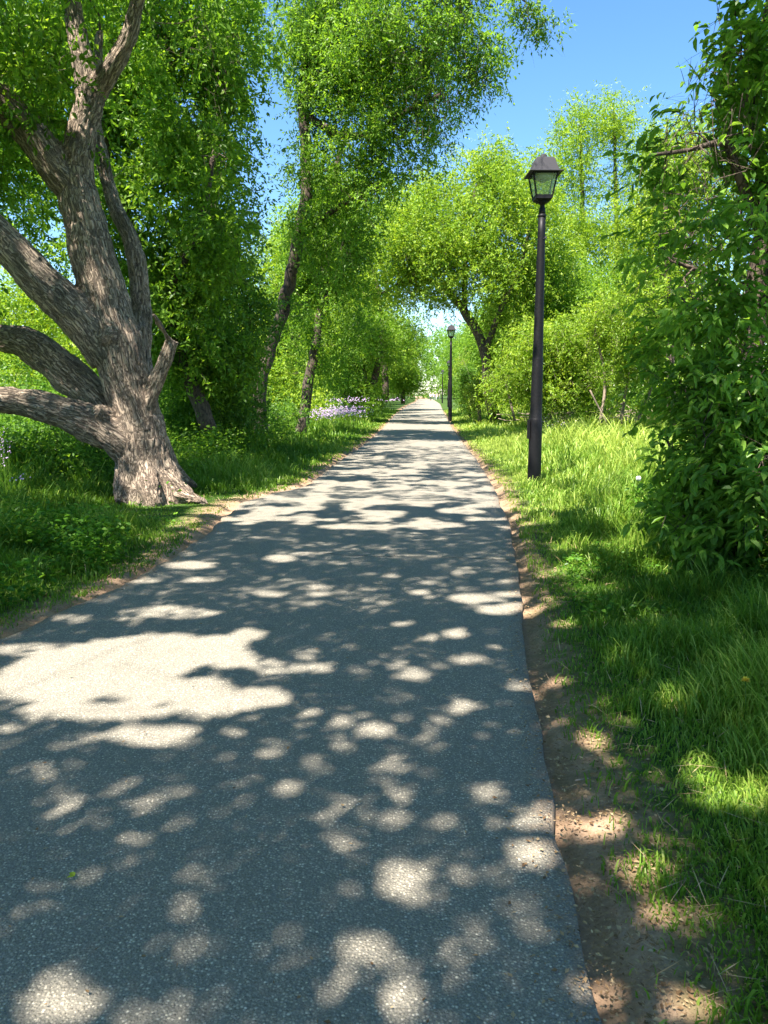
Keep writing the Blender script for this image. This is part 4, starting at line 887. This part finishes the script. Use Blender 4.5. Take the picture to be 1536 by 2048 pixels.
walker(879, 799.0, 'walker in grey-green clothes at the right edge of the far path', GRN, GRN, -1, 1.7)

# ------------------------------------------------------------------ small things
def small():
    rng = np.random.default_rng(11)
    # brush pile of fallen branches at the back of the sunny grass
    g = Geo(); c = P(1115, 838, 36); c[2] = 0
    for k in range(46):
        a = rng.normal() * .35 + (0 if rng.random() < .7 else 1.2); L = .5 + rng.random() * 1.3; p = c + np.array([rng.normal() * 1.0, rng.normal() * .4, .15 + rng.random() * .6])
        d = np.array([math.cos(a), rng.normal() * .3, math.sin(a) * .6]); g.tube([p - d * L * .5, p + rng.normal(size=3) * .05, p + d * L * .5], [.022, .016, .007], 5)
    obj('brush_pile', g.mesh('brush_pile', BARK_PALE, True), None, 'heap of bleached fallen branches behind the nearest lamp post', 'brush pile')
    g = Geo(); c = P(1265, 835, 33); c[2] = 0
    for k in range(40):
        L = .5 + rng.random() * 1.3; p = c + np.array([rng.normal() * .8, rng.normal() * .4, .15 + rng.random() * .8]); d = unit(rng.normal(size=3) * np.array([1, .4, .5]))
        g.tube([p - d * L * .5, p + rng.normal(size=3) * .05, p + d * L * .5], [.02, .015, .007], 5)
    obj('brush_pile', g.mesh('brush_pile', BARK_PALE, True), None, 'tangle of dead twigs at the back of the grass beside the dark near tree', 'brush pile')
    # dandelion clock
    b = G(1277, 1010); b[2] = gz(b[:1], b[1:2])[0]; top = P(1277, 957, b[1]) - b
    root = obj('dandelion_clock', None, None, 'white dandelion seed head standing in the grass left of the near tree', 'dandelion', loc=b)
    g = Geo(); g.tube([[0, 0, 0], top * .5 + [.01, 0, 0], top], [.004, .003, .003], 6); sm = g.mesh('stalk', None, True); sm.materials.append(GRASS); obj('stalk', sm, root)
    g = Geo(); n = 260; d = unit(rng.normal(size=(n, 3)))
    for q in d: g.tube([top, top + q * .035], [.0006, .0005], 3, caps=False)
    u = unit(np.cross(d, rng.normal(size=(n, 3)))) * .009; v = np.cross(d, unit(u)) * .009; p = top + d * .037
    g.add(np.stack([p + u, p + v, p - u, p - v], 1).reshape(-1, 3), np.arange(n * 4).reshape(-1, 4)); obj('seed_head', g.mesh('seed_head', PUFF), root)
    # yellow flower in the near grass
    b = G(1483, 1470); b[2] = gz(b[:1], b[1:2])[0]; root = obj('dandelion_flower', None, None, 'single yellow dandelion flower in the near right grass', 'dandelion', loc=b)
    g = Geo(); tp = np.array([.0, 0, .27]); g.tube([[0, 0, 0], [.01, 0, .14], tp], [.004, .003, .003], 6); sm = g.mesh('stalk', None, True); sm.materials.append(GRASS); obj('stalk', sm, root)
    n = 70; a = rng.random(n) * 6.28; e = rng.random(n) * 1.1; d = np.stack([np.cos(a) * np.cos(e), np.sin(a) * np.cos(e), np.sin(e)], 1); s = np.stack([-np.sin(a), np.cos(a), a * 0], 1) * .003
    g = Geo(); g.add(np.stack([tp + s * .5, tp + d * .014 + s, tp + d * .024, tp + d * .014 - s], 1).reshape(-1, 3), np.arange(n * 4).reshape(-1, 4)); obj('petals', g.mesh('petals', YELLOW), root)
    # green leaf on the asphalt and twig on the bare soil
    b = G(150, 1766) + [0, 0, .024]; a = 2.4
    obj('fallen_leaf', leaves_mesh('fallen_leaf', np.zeros((2, 3)), unit(np.array([[math.cos(a), math.sin(a), .1], [math.cos(a + 1.2), math.sin(a + 1.2), .25]])), np.array([[0, 0, 1.], [0, .1, 1.]]), np.array([.035, .025]), np.array([.02, .016]), np.array([.9, .7]), LEAF_YEL, True), None, 'small bright green leaf lying on the asphalt near the lower left', 'leaf', loc=b)
    b = G(1176, 1568); b[2] = gz(b[:1], b[1:2])[0] + .012; g = Geo(); g.tube([[-.055, -.012, .004], [0, .002, .006], [.05, .012, .003]], [.003, .0032, .002], 7)
    obj('fallen_twig', g.mesh('fallen_twig', BARK_PALE, True), None, 'short pale twig lying on the bare soil beside the asphalt edge', 'twig', loc=b)
small()
print('faces', sum(len(m.polygons) for m in bpy.data.meshes))
